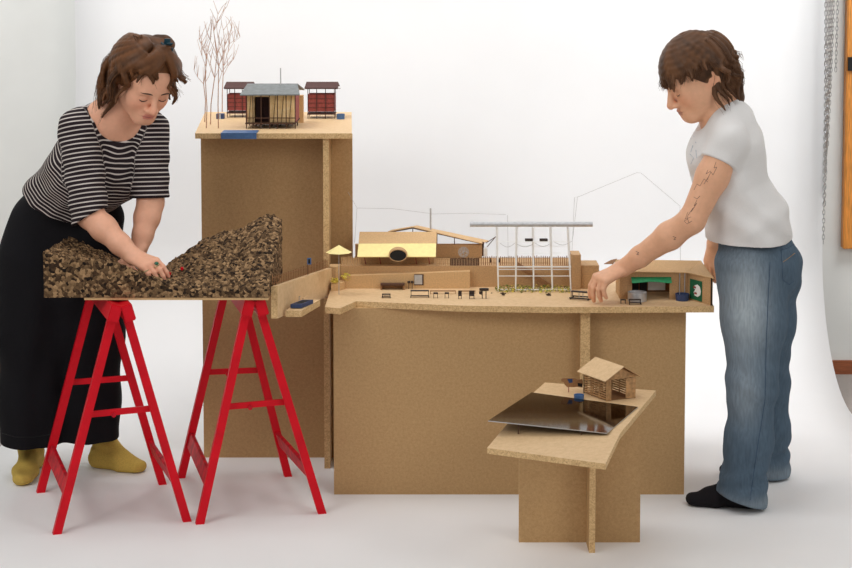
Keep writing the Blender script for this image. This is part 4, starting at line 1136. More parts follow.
def hair_mesh(name, mat, parent, locks, strands, base_parts, lo, hi, seed=1, h=.003):
    """scalp volume + thick locks blended into it, thin loose strands on top: one mesh"""
    rnd = random.Random(seed)
    v = Vol(lo, hi, h)
    base_parts(v)
    for pts, rs in locks: v.chain(pts, rs, .004)
    vs, fs = v.mesh(); vs = relax(vs, fs, 1)
    # streak value: which lock is nearest
    cen = np.array([p for pts, _ in locks for p in pts]); lid = np.array([i for i, (pts, _) in enumerate(locks) for p in pts])
    tone = np.array([.15+.6*rnd.random() for _ in locks]); band = np.zeros(len(vs))
    for a in range(0, len(vs), 4000):
        dd = ((vs[a:a+4000, None, :]-cen[None])**2).sum(2); wt = np.exp(-(dd-dd.min(1)[:, None])/(2*.006**2)); band[a:a+4000] = (wt@tone[lid])/wt.sum(1)
    mb = MB(); sb = []
    for pts, r in strands:
        k0 = len(mb.v); mb.tube(pts, r, 4, cap=False); sb += [.15+.6*rnd.random()]*(len(mb.v)-k0)
    V = np.concatenate([vs, np.array([tuple(p) for p in mb.v])]) if mb.v else vs
    Fq = np.concatenate([fs, np.array(mb.f)+len(vs)]) if mb.v else fs
    return skin(name, V, Fq, mat, parent, attr=np.concatenate([band, np.array(sb)]) if mb.v else band)
def lock_path(hd, a0, e0, a1, e1, drop, out, n=8, wave=0, ph=0, rr=(.083, .102, .096), lift=.004, cen=(0, -.008, .028), plumb=.6):
    """hair running over the skull from (azimuth, elevation) to another, then falling by drop"""
    pts = []
    for i in range(n):
        t = i/(n-1); a = math.radians(a0+(a1-a0)*t); e = math.radians(e0+(e1-e0)*t)
        x, f, u = math.sin(a)*math.cos(e)*(rr[0]+lift), math.cos(a)*math.cos(e)*(rr[1]+lift), math.sin(e)*(rr[2]+lift)
        pts.append(np.array([x+cen[0], f+cen[1], u+cen[2]]))
    if drop > 0:
        p = pts[-1]; hd_out = np.array([p[0], p[1]-cen[1], 0]); hd_out = hd_out/(np.linalg.norm(hd_out)+1e-9)
        m = max(3, int(drop/.014)); dn = hd.R@np.array([0, 0, -1.0])*plumb+np.array([0, 0, -1.0])*(1-plumb); dn = dn/np.linalg.norm(dn)
        for i in range(1, m+1):
            t = i/m
            pts.append(p+dn*drop*t+hd_out*out*t*t+np.array([math.sin(ph+t*wave)-math.sin(ph), math.cos(ph+t*wave)-math.cos(ph), 0])*.010)
    return [hd.p(*q) for q in pts]
# ------------------------------------------------------------------ the woman on the right
M['skin'] = skin_mat('skin')
M['jeans'] = None
SKR = np.array(s2l((224, 171, 137)))
pr = thing('person', 'person with short brown shaggy hair, white t-shirt and blue jeans, reaching to the deck', 'person', atZ(745, 500, 0))
pr.location.z = 0
HR = Head(A(699, 77, -.03), (-.87, -.17, -.46), (-.45, -.08, .89), 1.15)
v = Vol((.40, -.36, .66), (1.34, .36, 1.70), .0028)
HR.build(v)
nb = A(722, 116, .0)
v.cone(HR.p(0, -.028, -.055), nb, .054, .058, .03)
shl, shr = A(729, 141, -.155), A(722, 141, .165)
v.cone(nb, A(730, 172, .0), .070, .086, .05, ((0, 1, 0), 1.35))
v.cone(A(730, 168, 0), A(750, 245, 0), .086, .100, .05, ((0, 1, 0), 1.25))
v.cone(nb+V3(0, -.03, -.01), shl, .045, .052, .04).cone(nb+V3(0, .03, -.01), shr, .045, .052, .04)
el, wl = A(692, 220, -.165), A(623, 268.5, -.01)
v.chain([shl, shl*.55+el*.45, el], [.055, .054, .043], .02)
v.chain([el, el*.68+wl*.32, el*.25+wl*.75, wl], [.043, .046, .034, .030], .02)
er, wr = A(728, 205, .235), A(714.5, 243, .265)
v.chain([shr, er, wr], [.05, .04, .028], .02)
dl = A(595, 281, -.055)-wl
tipl, midl = hand(v, wl, dl, (-.35, -.30, .88), 1, [(46, 24, 10), (50, 26, 12), (54, 30, 14), (54, 34, 16)], .02, 1.10, .9)
hand(v, wr, A(711, 262, .275)-wr, (-.75, -.62, .1), -1, [(14, 20, 12)]*4, .0, .95, .3)
vs, fs = v.mesh(); vs = relax(vs, fs, 1, .4)
col = np.tile(SKR, (len(vs), 1))
col = HR.paint(vs, SKR, s2l((168, 96, 84)), col)
for T in tipl:
    w_ = np.exp(-((vs-T)**2).sum(1)/.018**2)*.35; col = col*(1-w_[:, None])+SKR*np.array([1.02, .76, .70])*w_[:, None]
w_ = np.exp(-((vs-wl)**2).sum(1)/.09**2)*.12; col = col*(1-w_[:, None])+SKR*np.array([1.0, .82, .76])*w_[:, None]
bodyR = skin('body', vs, fs, M['skin'], pr, color=col)
bvR = BVHTree.FromPolygons([tuple(q) for q in vs], fs.tolist())
M['brow'] = plain('brow_hair', (62, 40, 28), .7, .1, 200)
M['lash'] = plain('lash', (34, 22, 18), .7, .1, 200)
for x in (-1, 1):
    part(pr, 'eyelash', MB().tube(on_skin(bvR, HR, [(x*(.018+.0265*k/6), -.0085-.004*math.sin(math.pi*k/6)) for k in range(7)], .0006), [.0006, .0012, .0015, .0016, .0016, .0014, .0007], 5), M['lash'])
    part(pr, 'eyebrow', MB().tube(on_skin(bvR, HR, [(x*(.014+.034*k/6), .0195+.005*math.sin(math.pi*(k+1)/8)) for k in range(7)], .0004), [.0012, .0026, .0030, .0030, .0026, .002, .0008], 6), M['brow'])
# tattoo lines, drawn on the skin of the near arm
def skin_line(px_pts, Y0, r=.0007):
    out = []
    for i in range(len(px_pts)-1):
        (x0, y0), (x1, y1) = px_pts[i], px_pts[i+1]
        for k in range(5):
            d_ = _ray(x0+(x1-x0)*k/4, y0+(y1-y0)*k/4).normalized(); hit = bvR.ray_cast(Vector((0, CAM_Y, CAM_H)), d_)
            if hit[0] is not None: out.append(hit[0]+hit[1]*.0002)
    return MB().tube(out, r, 4) if len(out) > 2 else None
M['tattoo'] = plain('tattoo_ink', (116, 84, 70), .6, .1, 100)
for q in ([(716, 162), (714, 168), (717, 167), (713, 175), (711, 172), (707, 180), (709, 176), (704, 184)], [(711, 171), (706, 174), (708, 170)], [(708, 182), (704, 179), (700, 186), (697, 184), (694, 190)],
          [(697, 200), (694, 206), (697, 203), (691, 212), (693, 208), (687, 217), (689, 223)], [(688, 212), (685, 219), (691, 217)], [(692, 221), (687, 224), (684, 221), (688, 219)], [(700, 196), (697, 199), (694, 197)]):
    m_ = skin_line(q, 0)
    if m_: part(pr, 'tattoo', m_, M['tattoo'])
for cx, cy in ((674.5, 238), (637.5, 253)):
    m_ = skin_line([(cx-1.6, cy-1.6), (cx+1.4, cy-.4), (cx-.8, cy+1.4), (cx+1.4, cy+1.6)], 0, .0010)
    if m_: part(pr, 'tattoo', m_, M['tattoo'])
# t-shirt
v = Vol((.78, -.34, .90), (1.36, .34, 1.58), .0035)
wide = ((0, 1, 0), 1.42)
v.chain([A(727, 122, 0), A(727, 150, 0), A(731, 188, 0), A(747, 222, 0), A(751, 258, 0)], [.088, .122, .120, .138, .142], .03, wide)
v.cone(nb+V3(.0, -.03, -.004), shl+V3(-.002, 0, .002), .058, .060, .03).cone(nb+V3(0, .03, -.004), shr, .060, .066, .03)
v.cone(A(712, 160, -.06), A(712, 160, .06), .075, .075, .05)
v.cone(nb+V3(.035, 0, -.02), nb+V3(.05, 0, -.06), .06, .07, .04, ((0, 1, 0), 1.4))
sd = nrm(el-shl)
def rip(x, y, z):
    u = (x-1.1)*.8+(z-1.1)*.6
    return .0034*np.sin(u*55+y*9+2*np.sin(z*13))*np.clip((1.24-z)/.18, 0, 1)+.0012*np.sin((x*.6-z*.8)*80+np.sin(y*21)*1.5)
def sleeve(v, a, b, ra, rb, end, n_, k=.02):
    """short sleeve: a cone cut off square at its end, blended onto the shirt"""
    q = Vol(v.lo, v.lo+(v.n-1)*v.h, v.h); q.cone(a, b, ra, rb, 0); q.ripple(rip); q.cut(end, n_, .004)
    v._mix(tuple(slice(None) for _ in range(3)), q.d[:v.n[0], :v.n[1], :v.n[2]], k, 'add')
v.ripple(rip)
sdr = nrm(er-shr)
sleeve(v, shr, shr+sdr*.16, .062, .066, shr+sdr*.12, sdr)
sleeve(v, shl, shl+sd*.16, .060, .069, A(724, 165, -.16), nrm(sd*.9+V3(-.15, -.2, -.25)))
cn = nrm(V3(-.62, -.05, .78)); ci_ = nrm(np.cross(V3(0, 1, 0), cn))
v.ell(A(709, 112, 0), (.056, .088, .080), np.array([cn, V3(0, 1, 0), ci_]), .006, 'sub')   # neckline
h0, h1 = A(705, 263, 0), A(795, 233, 0)
hn = nrm((h1-h0)[[2, 1, 0]]*V3(1, 0, -1)); hn = hn if hn[2] < 0 else -hn
v.cut(h0, hn, .004)
vs, fs = v.mesh(); vs = relax(vs, fs, 2, .5)
M['tee'] = cloth_mat('white_jersey', (222, 220, 219), .95, .12, 600, .02)
tee = skin('t_shirt', vs, fs, M['tee'], pr)
bvT = BVHTree.FromPolygons([tuple(q) for q in vs], fs.tolist())
M['print'] = plain('faded_print', (176, 182, 192), .9, .1, 100)
mbp = MB()
for q in ([(691, 138), (693, 146), (691, 152)], [(694, 136), (696, 143)], [(690, 154), (694, 158), (691, 164)], [(696, 150), (697, 158)]):
    pts = []
    for x, y in q:
        hit = bvT.ray_cast(Vector((0, CAM_Y, CAM_H)), _ray(x, y).normalized())
        if hit[0] is not None: pts.append(hit[0]+hit[1]*.0003)
    if len(pts) > 1: mbp.tube(pts, .0016, 4)
if mbp.v: part(pr, 'shirt_print', mbp, M['print'], sub=tee)
# jeans
v = Vol((.84, -.36, -.002), (1.36, .38, 1.02), .0036)
v.cone(A(753, 232, 0), A(757, 262, 0), .118, .134, .04, ((0, 1, 0), 1.25))
kn, hm = A(752, 385, -.135), A(741, 497, -.15)
v.chain([A(751, 268, -.075), A(754, 320, -.10), kn, A(749, 440, -.14), hm, A(740, 507, -.15)], [.122, .106, .080, .076, .079, .082], .04)
kf, hf = A(766, 385, .14), A(768, 466, .205)
v.chain([A(763, 268, .075), A(764, 320, .11), kf, A(769, 430, .18), hf, A(768, 476, .21)], [.122, .104, .076, .070, .070, .070], .04)
v.cone(A(780, 262, -.07), A(782, 280, -.07), .058, .05, .05).cone(A(782, 262, .07), A(784, 280, .07), .058, .05, .05)
def rip(x, y, z):
    a = .0022*np.sin(z*70+x*22+2.2*np.sin(x*14+y*9))*np.exp(-((z-.40)/.13)**2)
    b = .0042*np.sin(z*95-x*26+1.8*np.sin(y*24))*np.exp(-((z-.10)/.075)**2)
    c = .0020*np.sin((z*.8+x*.5)*80+y*12)*np.exp(-((z-.82)/.10)**2)
    return a+b+c+.0006*np.sin(x*80+z*25)*1.0
v.ripple(rip)
v.cut((0, 0, .010), (0, 0, -1), .002)
v.cut(A(714, 490, -.15), nrm(V3(-.33, 0, -1)), .004)
vs, fs = v.mesh(); vs = relax(vs, fs, 1, .5)
m, nt, b = _new('washed_denim')
cz = nt.nodes.new('ShaderNodeVertexColor'); cz.layer_name = 'tint'
n1 = nt.nodes.new('ShaderNodeTexNoise'); n1.inputs['Scale'].default_value = 1; n1.inputs['Detail'].default_value = 6
nt.links.new(_coord(nt, (160, 160, 26)), n1.inputs['Vector'])
hs = nt.nodes.new('ShaderNodeHueSaturation'); mr = nt.nodes.new('ShaderNodeMapRange'); mr.inputs['From Min'].default_value = .3; mr.inputs['From Max'].default_value = .7; mr.inputs['To Min'].default_value = .85; mr.inputs['To Max'].default_value = 1.15
nt.links.new(n1.outputs['Fac'], mr.inputs['Value']); nt.links.new(mr.outputs['Result'], hs.inputs['Value']); nt.links.new(cz.outputs['Color'], hs.inputs['Color'])
nt.links.new(hs.outputs['Color'], b.inputs['Base Color']); b.inputs['Roughness'].default_value = .95; b.inputs['Specular IOR Level'].default_value = .15
n2 = nt.nodes.new('ShaderNodeTexNoise'); n2.inputs['Scale'].default_value = 24; nt.links.new(_coord(nt, (1, 1, .6)), n2.inputs['Vector'])
bp = nt.nodes.new('ShaderNodeBump'); bp.inputs['Strength'].default_value = .35; bp.inputs['Distance'].default_value = .012; nt.links.new(n2.outputs['Fac'], bp.inputs['Height']); nt.links.new(bp.outputs['Normal'], b.inputs['Normal'])
M['jeans'] = m
fade = np.exp(-((vs[:, 2]-.70)/.17)**2)*np.exp(-((vs[:, 0]-1.07)/.07)**2)*.8+np.exp(-((vs[:, 2]-.40)/.10)**2)*np.exp(-((vs[:, 0]-1.07)/.05)**2)*.35+.3*np.exp(-((vs[:, 2]-.03)/.03)**2)
dk, lt = np.array(s2l((82, 99, 115))), np.array(s2l((172, 182, 188)))
col = dk*(1-fade[:, None])+lt*fade[:, None]
jn = skin('jeans', vs, fs, M['jeans'], pr, color=col)
bvJ = BVHTree.FromPolygons([tuple(q) for q in vs], fs.tolist())
def surf(bv, x, y, lift=.001):
    hit = bv.ray_cast(Vector((0, CAM_Y, CAM_H)), _ray(x, y).normalized())
    return hit[0]+hit[1]*lift if hit[0] is not None else None
def seam(bv, pts, r, name, mat, sub, parent):
    q = [surf(bv, x, y, .0006) for x, y in pts]; q = [p for p in q if p is not None]
    if len(q) > 1: part(parent, name, MB().tube(q, r, 4), mat, sub=sub)
M['thread'] = plain('ochre_thread', (168, 132, 84), .8, .1, 100)
M['seamblue'] = plain('dark_denim_seam', (58, 78, 102), .9, .1, 100)
def dense(pts, n=8):
    out = []
    for (x0, y0), (x1, y1) in zip(pts, pts[1:]):
        for k in range(n): out.append((x0+(x1-x0)*k/n, y0+(y1-y0)*k/n))
    return out+[pts[-1]]
# back pocket
pk = [(781, 249), (796, 243), (796, 280), (790, 284), (784, 280)]
seam(bvJ, dense([(781, 250), (783, 280), (789, 284.5), (794, 281)]), .0010, 'pocket_seam', M['seamblue'], jn, pr)
seam(bvJ, dense([(781, 250), (788, 248), (796, 243)]), .0013, 'pocket_seam', M['seamblue'], jn, pr)
seam(bvJ, dense([(783, 262), (788, 258.5), (795, 253)]), .0010, 'pocket_stitch', M['thread'], jn, pr)
seam(bvJ, dense([(770, 262), (768, 300), (766, 350), (765, 400), (757, 450), (750, 500)]), .0012, 'side_seam', M['seamblue'], jn, pr)
# socks
def foot(toe, heel, ankle_top, mat, parent, wide=.040, ra=.034, name='sock'):
    v = Vol(np.minimum(np.minimum(toe, heel), ankle_top)-.08, np.maximum(np.maximum(toe, heel), ankle_top)+.08, .0035)
    toe = np.array([toe[0], toe[1], .022]); heel = np.array([heel[0], heel[1], .032]); f = nrm(toe-heel); sd = nrm(np.cross(f, (0, 0, 1)))
    L = np.linalg.norm((toe-heel)[:2])
    mid = heel+f*L*.62
    v.cone(heel, heel+f*.03, .033, .034, .02)
    v.cone(heel+f*.02, mid+V3(0, 0, .0), .036, .030, .03, (sd, 1.12)).cone(mid, toe-f*.012, .030, .020, .02, (sd, 1.5))
    for i, o_ in enumerate((-.024, -.010, .004, .017)): v.cone(mid+f*.03+sd*o_, toe-f*(.014+.004*abs(i-1))+sd*o_*.95, .016, .0135, .012)
    ank = heel+f*.035+V3(0, 0, .055)
    v.cone(ank, np.asarray(ankle_top), .037, ra, .03); v.cone(ank, mid+V3(0, 0, .012), .034, .024, .04)
    v.ripple(lambda x, y, z: .0018*np.sin(z*150+x*30)*np.exp(-((z-.09)/.05)**2)+.0010*np.sin(x*110+y*60))
    v.cut((0, 0, .002), (0, 0, -1), .004)
    vs, fs = v.mesh(); return skin(name, relax(vs, fs, 1), fs, mat, parent)
M['sock_black'] = cloth_mat('black_sock', (30, 28, 31), .95, .2, 400, .15)
tr_, hr_ = atZ(688, 505, 0), atZ(755, 507, 0)
foot(np.array(tr_), np.array(hr_), np.array([hr_.x-.02, hr_.y, .16]), M['sock_black'], pr)
tr_, hr_ = atZ(722, 476, 0), atZ(776, 474, 0)
foot(np.array(tr_), np.array(hr_), np.array([hr_.x-.02, hr_.y, .16]), M['sock_black'], pr)
# hair: heavy fringe, short sides over the ear, longer curls at the nape
rnd = random.Random(11); locks = []; strands = []
def lk(a0, e0, a1, e1, drop, out, r, n=8, wave=0, lift=.004):
    ph = rnd.uniform(0, 6.28); p = lock_path(HR, a0, e0, a1, e1, drop, out, n, wave, ph, lift=lift)
    k = len(p); locks.append((p, [r*(.75+.35*math.sin(math.pi*min(1, .25+.75*i/k)))*(1 if i < k*.6 else 1-.75*(i-k*.6)/(k*.4)) for i in range(k)]))
    for _ in range(7):
        q = lock_path(HR, a0+rnd.uniform(-5, 5), e0, a1+rnd.uniform(-7, 7), e1+rnd.uniform(-5, 4), max(0, drop*rnd.uniform(.7, 1.12)), out*rnd.uniform(.5, 1.5), n, wave*rnd.uniform(.8, 1.2), ph+rnd.uniform(-.5, .5), lift=lift+r*.8)
        strands.append((q, [.0010*(1-.75*i/len(q)) for i in range(len(q))]))
for a in range(-78, 80, 7):          # fringe
    lk(a*.35, 84, a, 8+abs(a)*.05+rnd.uniform(-5, 5), .022+.012*rnd.random(), .006, .010, 8, 1.2, .006)
for sgn in (-1, 1):
    for a in range(66, 112, 8):      # sides, over the top of the ear
        lk(sgn*a*.6, 82, sgn*a, 12+rnd.uniform(-4, 4), .018+.01*rnd.random(), .010, .0105, 8, 1.0, .006)
    for a in range(104, 182, 9):     # back and nape
        lk(sgn*a*.8, 80, sgn*a, -4+rnd.uniform(-6, 6), .095+.04*rnd.random(), .002+.014*rnd.random(), .0115, 9, 6.5, .006)
    for a in range(118, 180, 14):    # second layer of curls
        lk(sgn*a, 40, sgn*a, 2+rnd.uniform(-6, 6), .045+.03*rnd.random(), .022, .011, 7, 7.5, .012)
def cap(v):
    v.ell(HR.p(0, -.012, .034), [q*HR.sc for q in (.0845, .100, .096)], HR.R, 0)
    v.cut(HR.p(0, .060, .045), HR.F*.75-HR.U*.66, .006)          # keep the face clear
    v.cut(HR.p(0, 0, -.03), -HR.U*.93+HR.F*.36, .006)
    v.cone(HR.p(0, -.075, -.02), HR.p(0, -.07, -.105), .052*HR.sc, .030*HR.sc, .02, (HR.X, 1.25))
pp = [p for pts, _ in locks for p in pts]
lo, hi = np.min(pp, 0)-.05, np.max(pp, 0)+.05
M['hair_brown'] = hair_mat('brown_hair', (36, 22, 14), (112, 76, 50))
hair_mesh('hair', M['hair_brown'], pr, locks, strands, cap, lo, hi, 4)
ep = HR.p(.080, -.012, -.046)
part(pr, 'earring', MB().tube([Vector(ep)+Vector((math.cos(2*math.pi*k/12)*.006, 0, math.sin(2*math.pi*k/12)*.006)) for k in range(13)], .0008, 5), M['steel'])
# ------------------------------------------------------------------ the woman on the left
SKL = np.array(s2l((232, 174, 144)))
pl_ = thing('person', 'person in striped top and wide black trousers, bending over the cork model', 'person', (-1.25, .2, 0))
HL = Head(A(143, 79, -.08), (.45, -.68, -.57), (.36, -.45, .82), 1.12)
# joints
nbL = A(113, 116, .0)
sR, eR, wR = A(79, 128, -.07), A(90, 215, -.13), A(133.5, 257, -.235)
sL, eL, wL = A(149, 130, .06), A(150.5, 203, .03), A(139.5, 248.5, -.06)
lat = nrm(sL-sR); chest, waist = A(96, 165, .06), A(66, 208, .19)
axL = nrm(nbL-waist); frn = nrm(np.cross(lat, axL))
if frn[1] > 0: frn = -frn
v = Vol((-1.52, -.40, .70), (-.80, .44, 1.60), .0028)
HL.build(v)
v.cone(HL.p(0, -.028, -.055), nbL, .055, .060, .03)
v.cone(nbL+axL*-.02, chest, .085, .135, .05, (frn, .72)).cone(chest, waist, .135, .112, .05, (frn, .75))
v.cone(nbL-axL*.015, sR+V3(0, 0, -.01), .045, .055, .05).cone(nbL-axL*.015, sL+V3(0, 0, -.01), .045, .055, .05)
for s0, e0, w0 in ((sR, eR, wR), (sL, eL, wL)):
    v.chain([s0, s0*.5+e0*.5, e0], [.060, .054, .044], .02)
    v.chain([e0, e0*.68+w0*.32, e0*.3+w0*.7, w0], [.044, .043, .034, .029], .02)
dR = A(149.5, 263.5, -.285)-wR
tipR, midR = hand(v, wR, dR, (.10, -.50, .86), -1, [(34, 24, 10), (36, 26, 12), (38, 30, 14), (40, 34, 16)], .03, .98, .8)
dL = A(131, 256.5, -.10)-wL
tipL, midL = hand(v, wL, dL, (-.55, -.45, .7), 1, [(52, 48, 20)]*4, .02, .95, .5)
vs, fs = v.mesh(); vs = relax(vs, fs, 1, .4)
col = np.tile(SKL, (len(vs), 1))
col = HL.paint(vs, SKL, s2l((190, 84, 88)), col)
for T in tipR+tipL:
    w_ = np.exp(-((vs-T)**2).sum(1)/.017**2)*.45; col = col*(1-w_[:, None])+SKL*np.array([1.0, .66, .64])*w_[:, None]
for c_ in midR:
    w_ = np.exp(-((vs-c_)**2).sum(1)/.02**2)*.2; col = col*(1-w_[:, None])+SKL*np.array([1.0, .74, .70])*w_[:, None]
bodyL = skin('body', vs, fs, M['skin'], pl_, color=col)
bvL = BVHTree.FromPolygons([tuple(q) for q in vs], fs.tolist())
for x in (-1, 1):
    part(pl_, 'eyelash', MB().tube(on_skin(bvL, HL, [(x*(.018+.0265*k/6), -.0085-.004*math.sin(math.pi*k/6)) for k in range(7)], .0006), [.0008, .0017, .0021, .0022, .0022, .0019, .0009], 5), M['lash'])
    part(pl_, 'eyebrow', MB().tube(on_skin(bvL, HL, [(x*(.014+.034*k/6), .0165+.005*math.sin(math.pi*(k+1)/8)) for k in range(7)], .0004), [.0012, .0022, .0026, .0026, .0022, .0016, .0007], 6), M['brow'])
# rings
def ring(c, axis, r, mat, name, w_=.0022):
    return part(pl_, name, MB().tube([Vector(c)+Vector(nrm(np.cross(axis, V3(.3, .5, .8))))*r*math.cos(2*math.pi*k/16)+Vector(nrm(np.cross(axis, nrm(np.cross(axis, V3(.3, .5, .8))))))*r*math.sin(2*math.pi*k/16) for k in range(17)], w_, 6), mat)
M['gold'] = plain('ring_metal', (196, 180, 140), .3, .05, 50, metal=.9)
M['jade'] = plain('jade_stone', (16, 86, 58), .25, .1, 60)
nR = nrm(V3(.10, -.50, .86))
rg = ring(midR[1], nrm(tipR[1]-midR[1]), .0105, M['gold'], 'ring')
part(pl_, 'stone', MB().lathe(Vector(midR[1]+nR*.0105), [(.001, -.002), (.0075, 0), (.0075, .002), (.004, .005), (.001, .0055)], 14, axis=Vector(nR)), M['jade'], sub=rg)
ring(midR[3], nrm(tipR[3]-midR[3]), .0095, M['gold'], 'ring')
# striped top
v = Vol((-1.54, -.32, .92), (-.78, .46, 1.56), .0035)
v.cone(nbL-axL*.03, chest, .095, .155, .05, (frn, .74)).cone(chest, waist, .155, .160, .05, (frn, .78)).cone(waist, waist-axL*.10, .160, .165, .05, (frn, .8))
v.cone(chest+frn*.045-axL*.02+lat*.07, chest+frn*.045-axL*.02-lat*.07, .082, .082, .05)
v.cone(nbL-axL*.03, sR+V3(0, 0, -.004), .052, .068, .04).cone(nbL-axL*.03, sL+V3(0, 0, -.004), .052, .066, .04)
def rip(x, y, z):
    return .0016*np.sin(z*60+x*40+2*np.sin(y*12))+.0014*np.sin((x-z)*70+y*14)
v.ripple(rip)
for s0, e0, endp, nn in ((sR, eR, A(90, 217, -.13), None), (sL, eL, A(150.5, 198, .03), None)):
    dd = nrm(e0-s0)
    q = Vol(v.lo, v.lo+(v.n-1)*v.h, v.h)
    q.chain([s0, s0+(e0-s0)*.5, s0+(e0-s0)*1.25], [.070, .067, .062], 0)
    q.ripple(lambda x, y, z: .0022*np.sin(z*90+x*30+y*20)+rip(x, y, z))
    q.cut(endp, dd if s0 is sL else nrm(dd+V3(.55, 0, -.2)), .004)
    v._mix(tuple(slice(None) for _ in range(3)), q.d[:v.n[0], :v.n[1], :v.n[2]], .012, 'add')
nc = nrm(axL*.8+frn*.55)
v.ell(nbL+nc*.022+frn*.004, (.060, .105, .090), np.array([nc, lat, np.cross(nc, lat)]), .006, 'sub')
h0, h1, h2 = A(24, 178, .20), A(116, 219, .20), A(70, 222, .06)
hn = nrm(np.cross(h1-h0, h2-h0)); hn = hn if hn[2] < 0 else -hn
v.cut(h0, hn, .004)
vs, fs = v.mesh(); vs = relax(vs, fs, 2, .5)
def segd(P, a, b):
    ba = b-a; t = ((P-a)@ba)/ba.dot(ba); tc = np.clip(t, 0, 1.3); return np.linalg.norm(P-a-tc[:, None]*ba, axis=1), t*np.linalg.norm(ba)
dT = np.minimum(segd(vs, chest, waist)[0]-.155, segd(vs, nbL-axL*.03, chest)[0]-.125)
bt = ((vs-nbL)@(-axL))+.10*np.abs((vs-nbL)@lat)**1.0*.5
dr_, tr_ = segd(vs, sR, eR); dl_, tl_ = segd(vs, sL, eL)
band = bt.copy()
m1 = (dr_-.069 < dT-.004) & (dr_-.069 < dl_-.069); m2 = (dl_-.069 < dT-.004) & ~m1
band[m1] = tr_[m1]+.003; band[m2] = tl_[m2]+.007
m, nt, b = _new('striped_jersey')
a = nt.nodes.new('ShaderNodeAttribute'); a.attribute_name = 'band'
mm = nt.nodes.new('ShaderNodeMath'); mm.operation = 'MULTIPLY'; mm.inputs[1].default_value = 1/.0152
fr = nt.nodes.new('ShaderNodeMath'); fr.operation = 'FRACT'
nt.links.new(a.outputs['Fac'], mm.inputs[0]); nt.links.new(mm.outputs[0], fr.inputs[0])
r = _ramp(nt, [(0.0, (40, 31, 35)), (.02, (40, 31, 35)), (.06, (206, 197, 192)), (.30, (206, 197, 192)), (.34, (40, 31, 35)), (1, (40, 31, 35))])
nt.links.new(fr.outputs[0], r.inputs['Fac']); nt.links.new(r.outputs['Color'], b.inputs['Base Color'])
b.inputs['Roughness'].default_value = .9; b.inputs['Specular IOR Level'].default_value = .2
M['stripe'] = m
skin('striped_top', vs, fs, M['stripe'], pl_, attr=band)
# black trousers
v = Vol((-1.60, -.12, .10), (-.92, .56, 1.30), .004)
latp = nrm(V3(lat[0], lat[1], 0))
pel = A(60, 232, .265)
v.cone(A(75, 198, .17), pel, .112, .170, .05, (frn*V3(1, 1, 0), .8)).cone(pel, A(62, 268, .24), .175, .175, .05, (V3(0, 1, 0), .85))
v.cone(A(100, 218, .16), A(92, 250, .20), .085, .10, .05)
k1 = [A(40, 262, .245), A(34, 330, .235), A(32, 400, .225), A(32, 452, .215)]
k2 = [A(84, 262, .26), A(88, 330, .27), A(90, 400, .275), A(90, 452, .28)]
v.chain(k1, [.150, .128, .112, .112], .05); v.chain(k2, [.140, .122, .106, .106], .05)
def rip(x, y, z):
    w1 = np.sin(x*48+y*30+1.6*np.sin(z*7)); return .0045*w1*np.clip((1.0-z)/.5, 0, 1)+.003*np.sin(z*34+x*16)*np.exp(-((z-.55)/.2)**2)
v.ripple(rip)
hp0 = A(32, 442, .215)
v.cut((0, 0, hp0[2]), (0, 0, -1), .004)
for kk, rr4 in ((k1, .116), (k2, .110)):
    c_ = kk[-1].copy(); c_[2] = hp0[2]
    v.ell(c_, (rr4*.86, rr4*.86, .05), None, .004, 'sub')
vs, fs = v.mesh(); vs = relax(vs, fs, 1, .5)
M['blackcloth'] = cloth_mat('black_twill', (19, 18, 22), .9, .2, 300, .1)
tr2 = skin('trousers', vs, fs, M['blackcloth'], pl_)
bvK = BVHTree.FromPolygons([tuple(q) for q in vs], fs.tolist())
M['blackseam'] = plain('black_seam', (12, 11, 14), .9, .1, 100)
seam(bvK, dense([(2, 433), (16, 437), (34, 437), (52, 434)]), .0016, 'hem_stitch', M['blackseam'], tr2, pl_)
# mustard socks
M['sock_mustard'] = cloth_mat('mustard_sock', (196, 166, 84), .95, .25, 350, .08)
t1, h1_ = atZ(21, 487, 0), atZ(33, 466, 0)
an = A(31, 440, .17)
foot(np.array(t1), np.array(h1_), np.array([A(31, 440, h1_.y-.03)[0], h1_.y-.05, .21]), M['sock_mustard'], pl_, ra=.038)
t2, h2_ = atZ(142, 473.5, 0), atZ(98, 466, 0)
foot(np.array(t2), np.array(h2_), np.array([A(104, 440, h2_.y)[0], h2_.y, .21]), M['sock_mustard'], pl_, ra=.038)
# hair: pinned up on top, loose waves beside the face
rnd = random.Random(23); locks = []; strands = []
def lk(a0, e0, a1, e1, drop, out, r, n=8, wave=0, lift=.004, plumb=.35):
    ph = rnd.uniform(0, 6.28); p = lock_path(HL, a0, e0, a1, e1, drop, out, n, wave, ph, lift=lift, plumb=plumb)
    k = len(p); locks.append((p, [r*(.75+.35*math.sin(math.pi*min(1, .25+.75*i/k)))*(1 if i < k*.6 else 1-.7*(i-k*.6)/(k*.4)) for i in range(k)]))
    for _ in range(6):
        q = lock_path(HL, a0+rnd.uniform(-5, 5), e0, a1+rnd.uniform(-7, 7), e1+rnd.uniform(-5, 4), max(0, drop*rnd.uniform(.7, 1.15)), out*rnd.uniform(.5, 1.6), n, wave*rnd.uniform(.8, 1.2), ph+rnd.uniform(-.5, .5), lift=lift+r*.8, plumb=plumb)
        strands.append((q, [.0011*(1-.75*i/len(q)) for i in range(len(q))]))
for k in range(9):                  # swept fringe, parted on her left
    lk(20-k*4, 70, -18-k*8, 34-k*1.5+rnd.uniform(-3, 3), .020+.012*rnd.random(), .012, .012, 9, 2.5, .012)
for k in range(6):
    lk(20+k*3, 70, 34+k*9, 28-k*2+rnd.uniform(-3, 3), .030+.022*rnd.random(), .014, .011, 9, 4.5, .016)
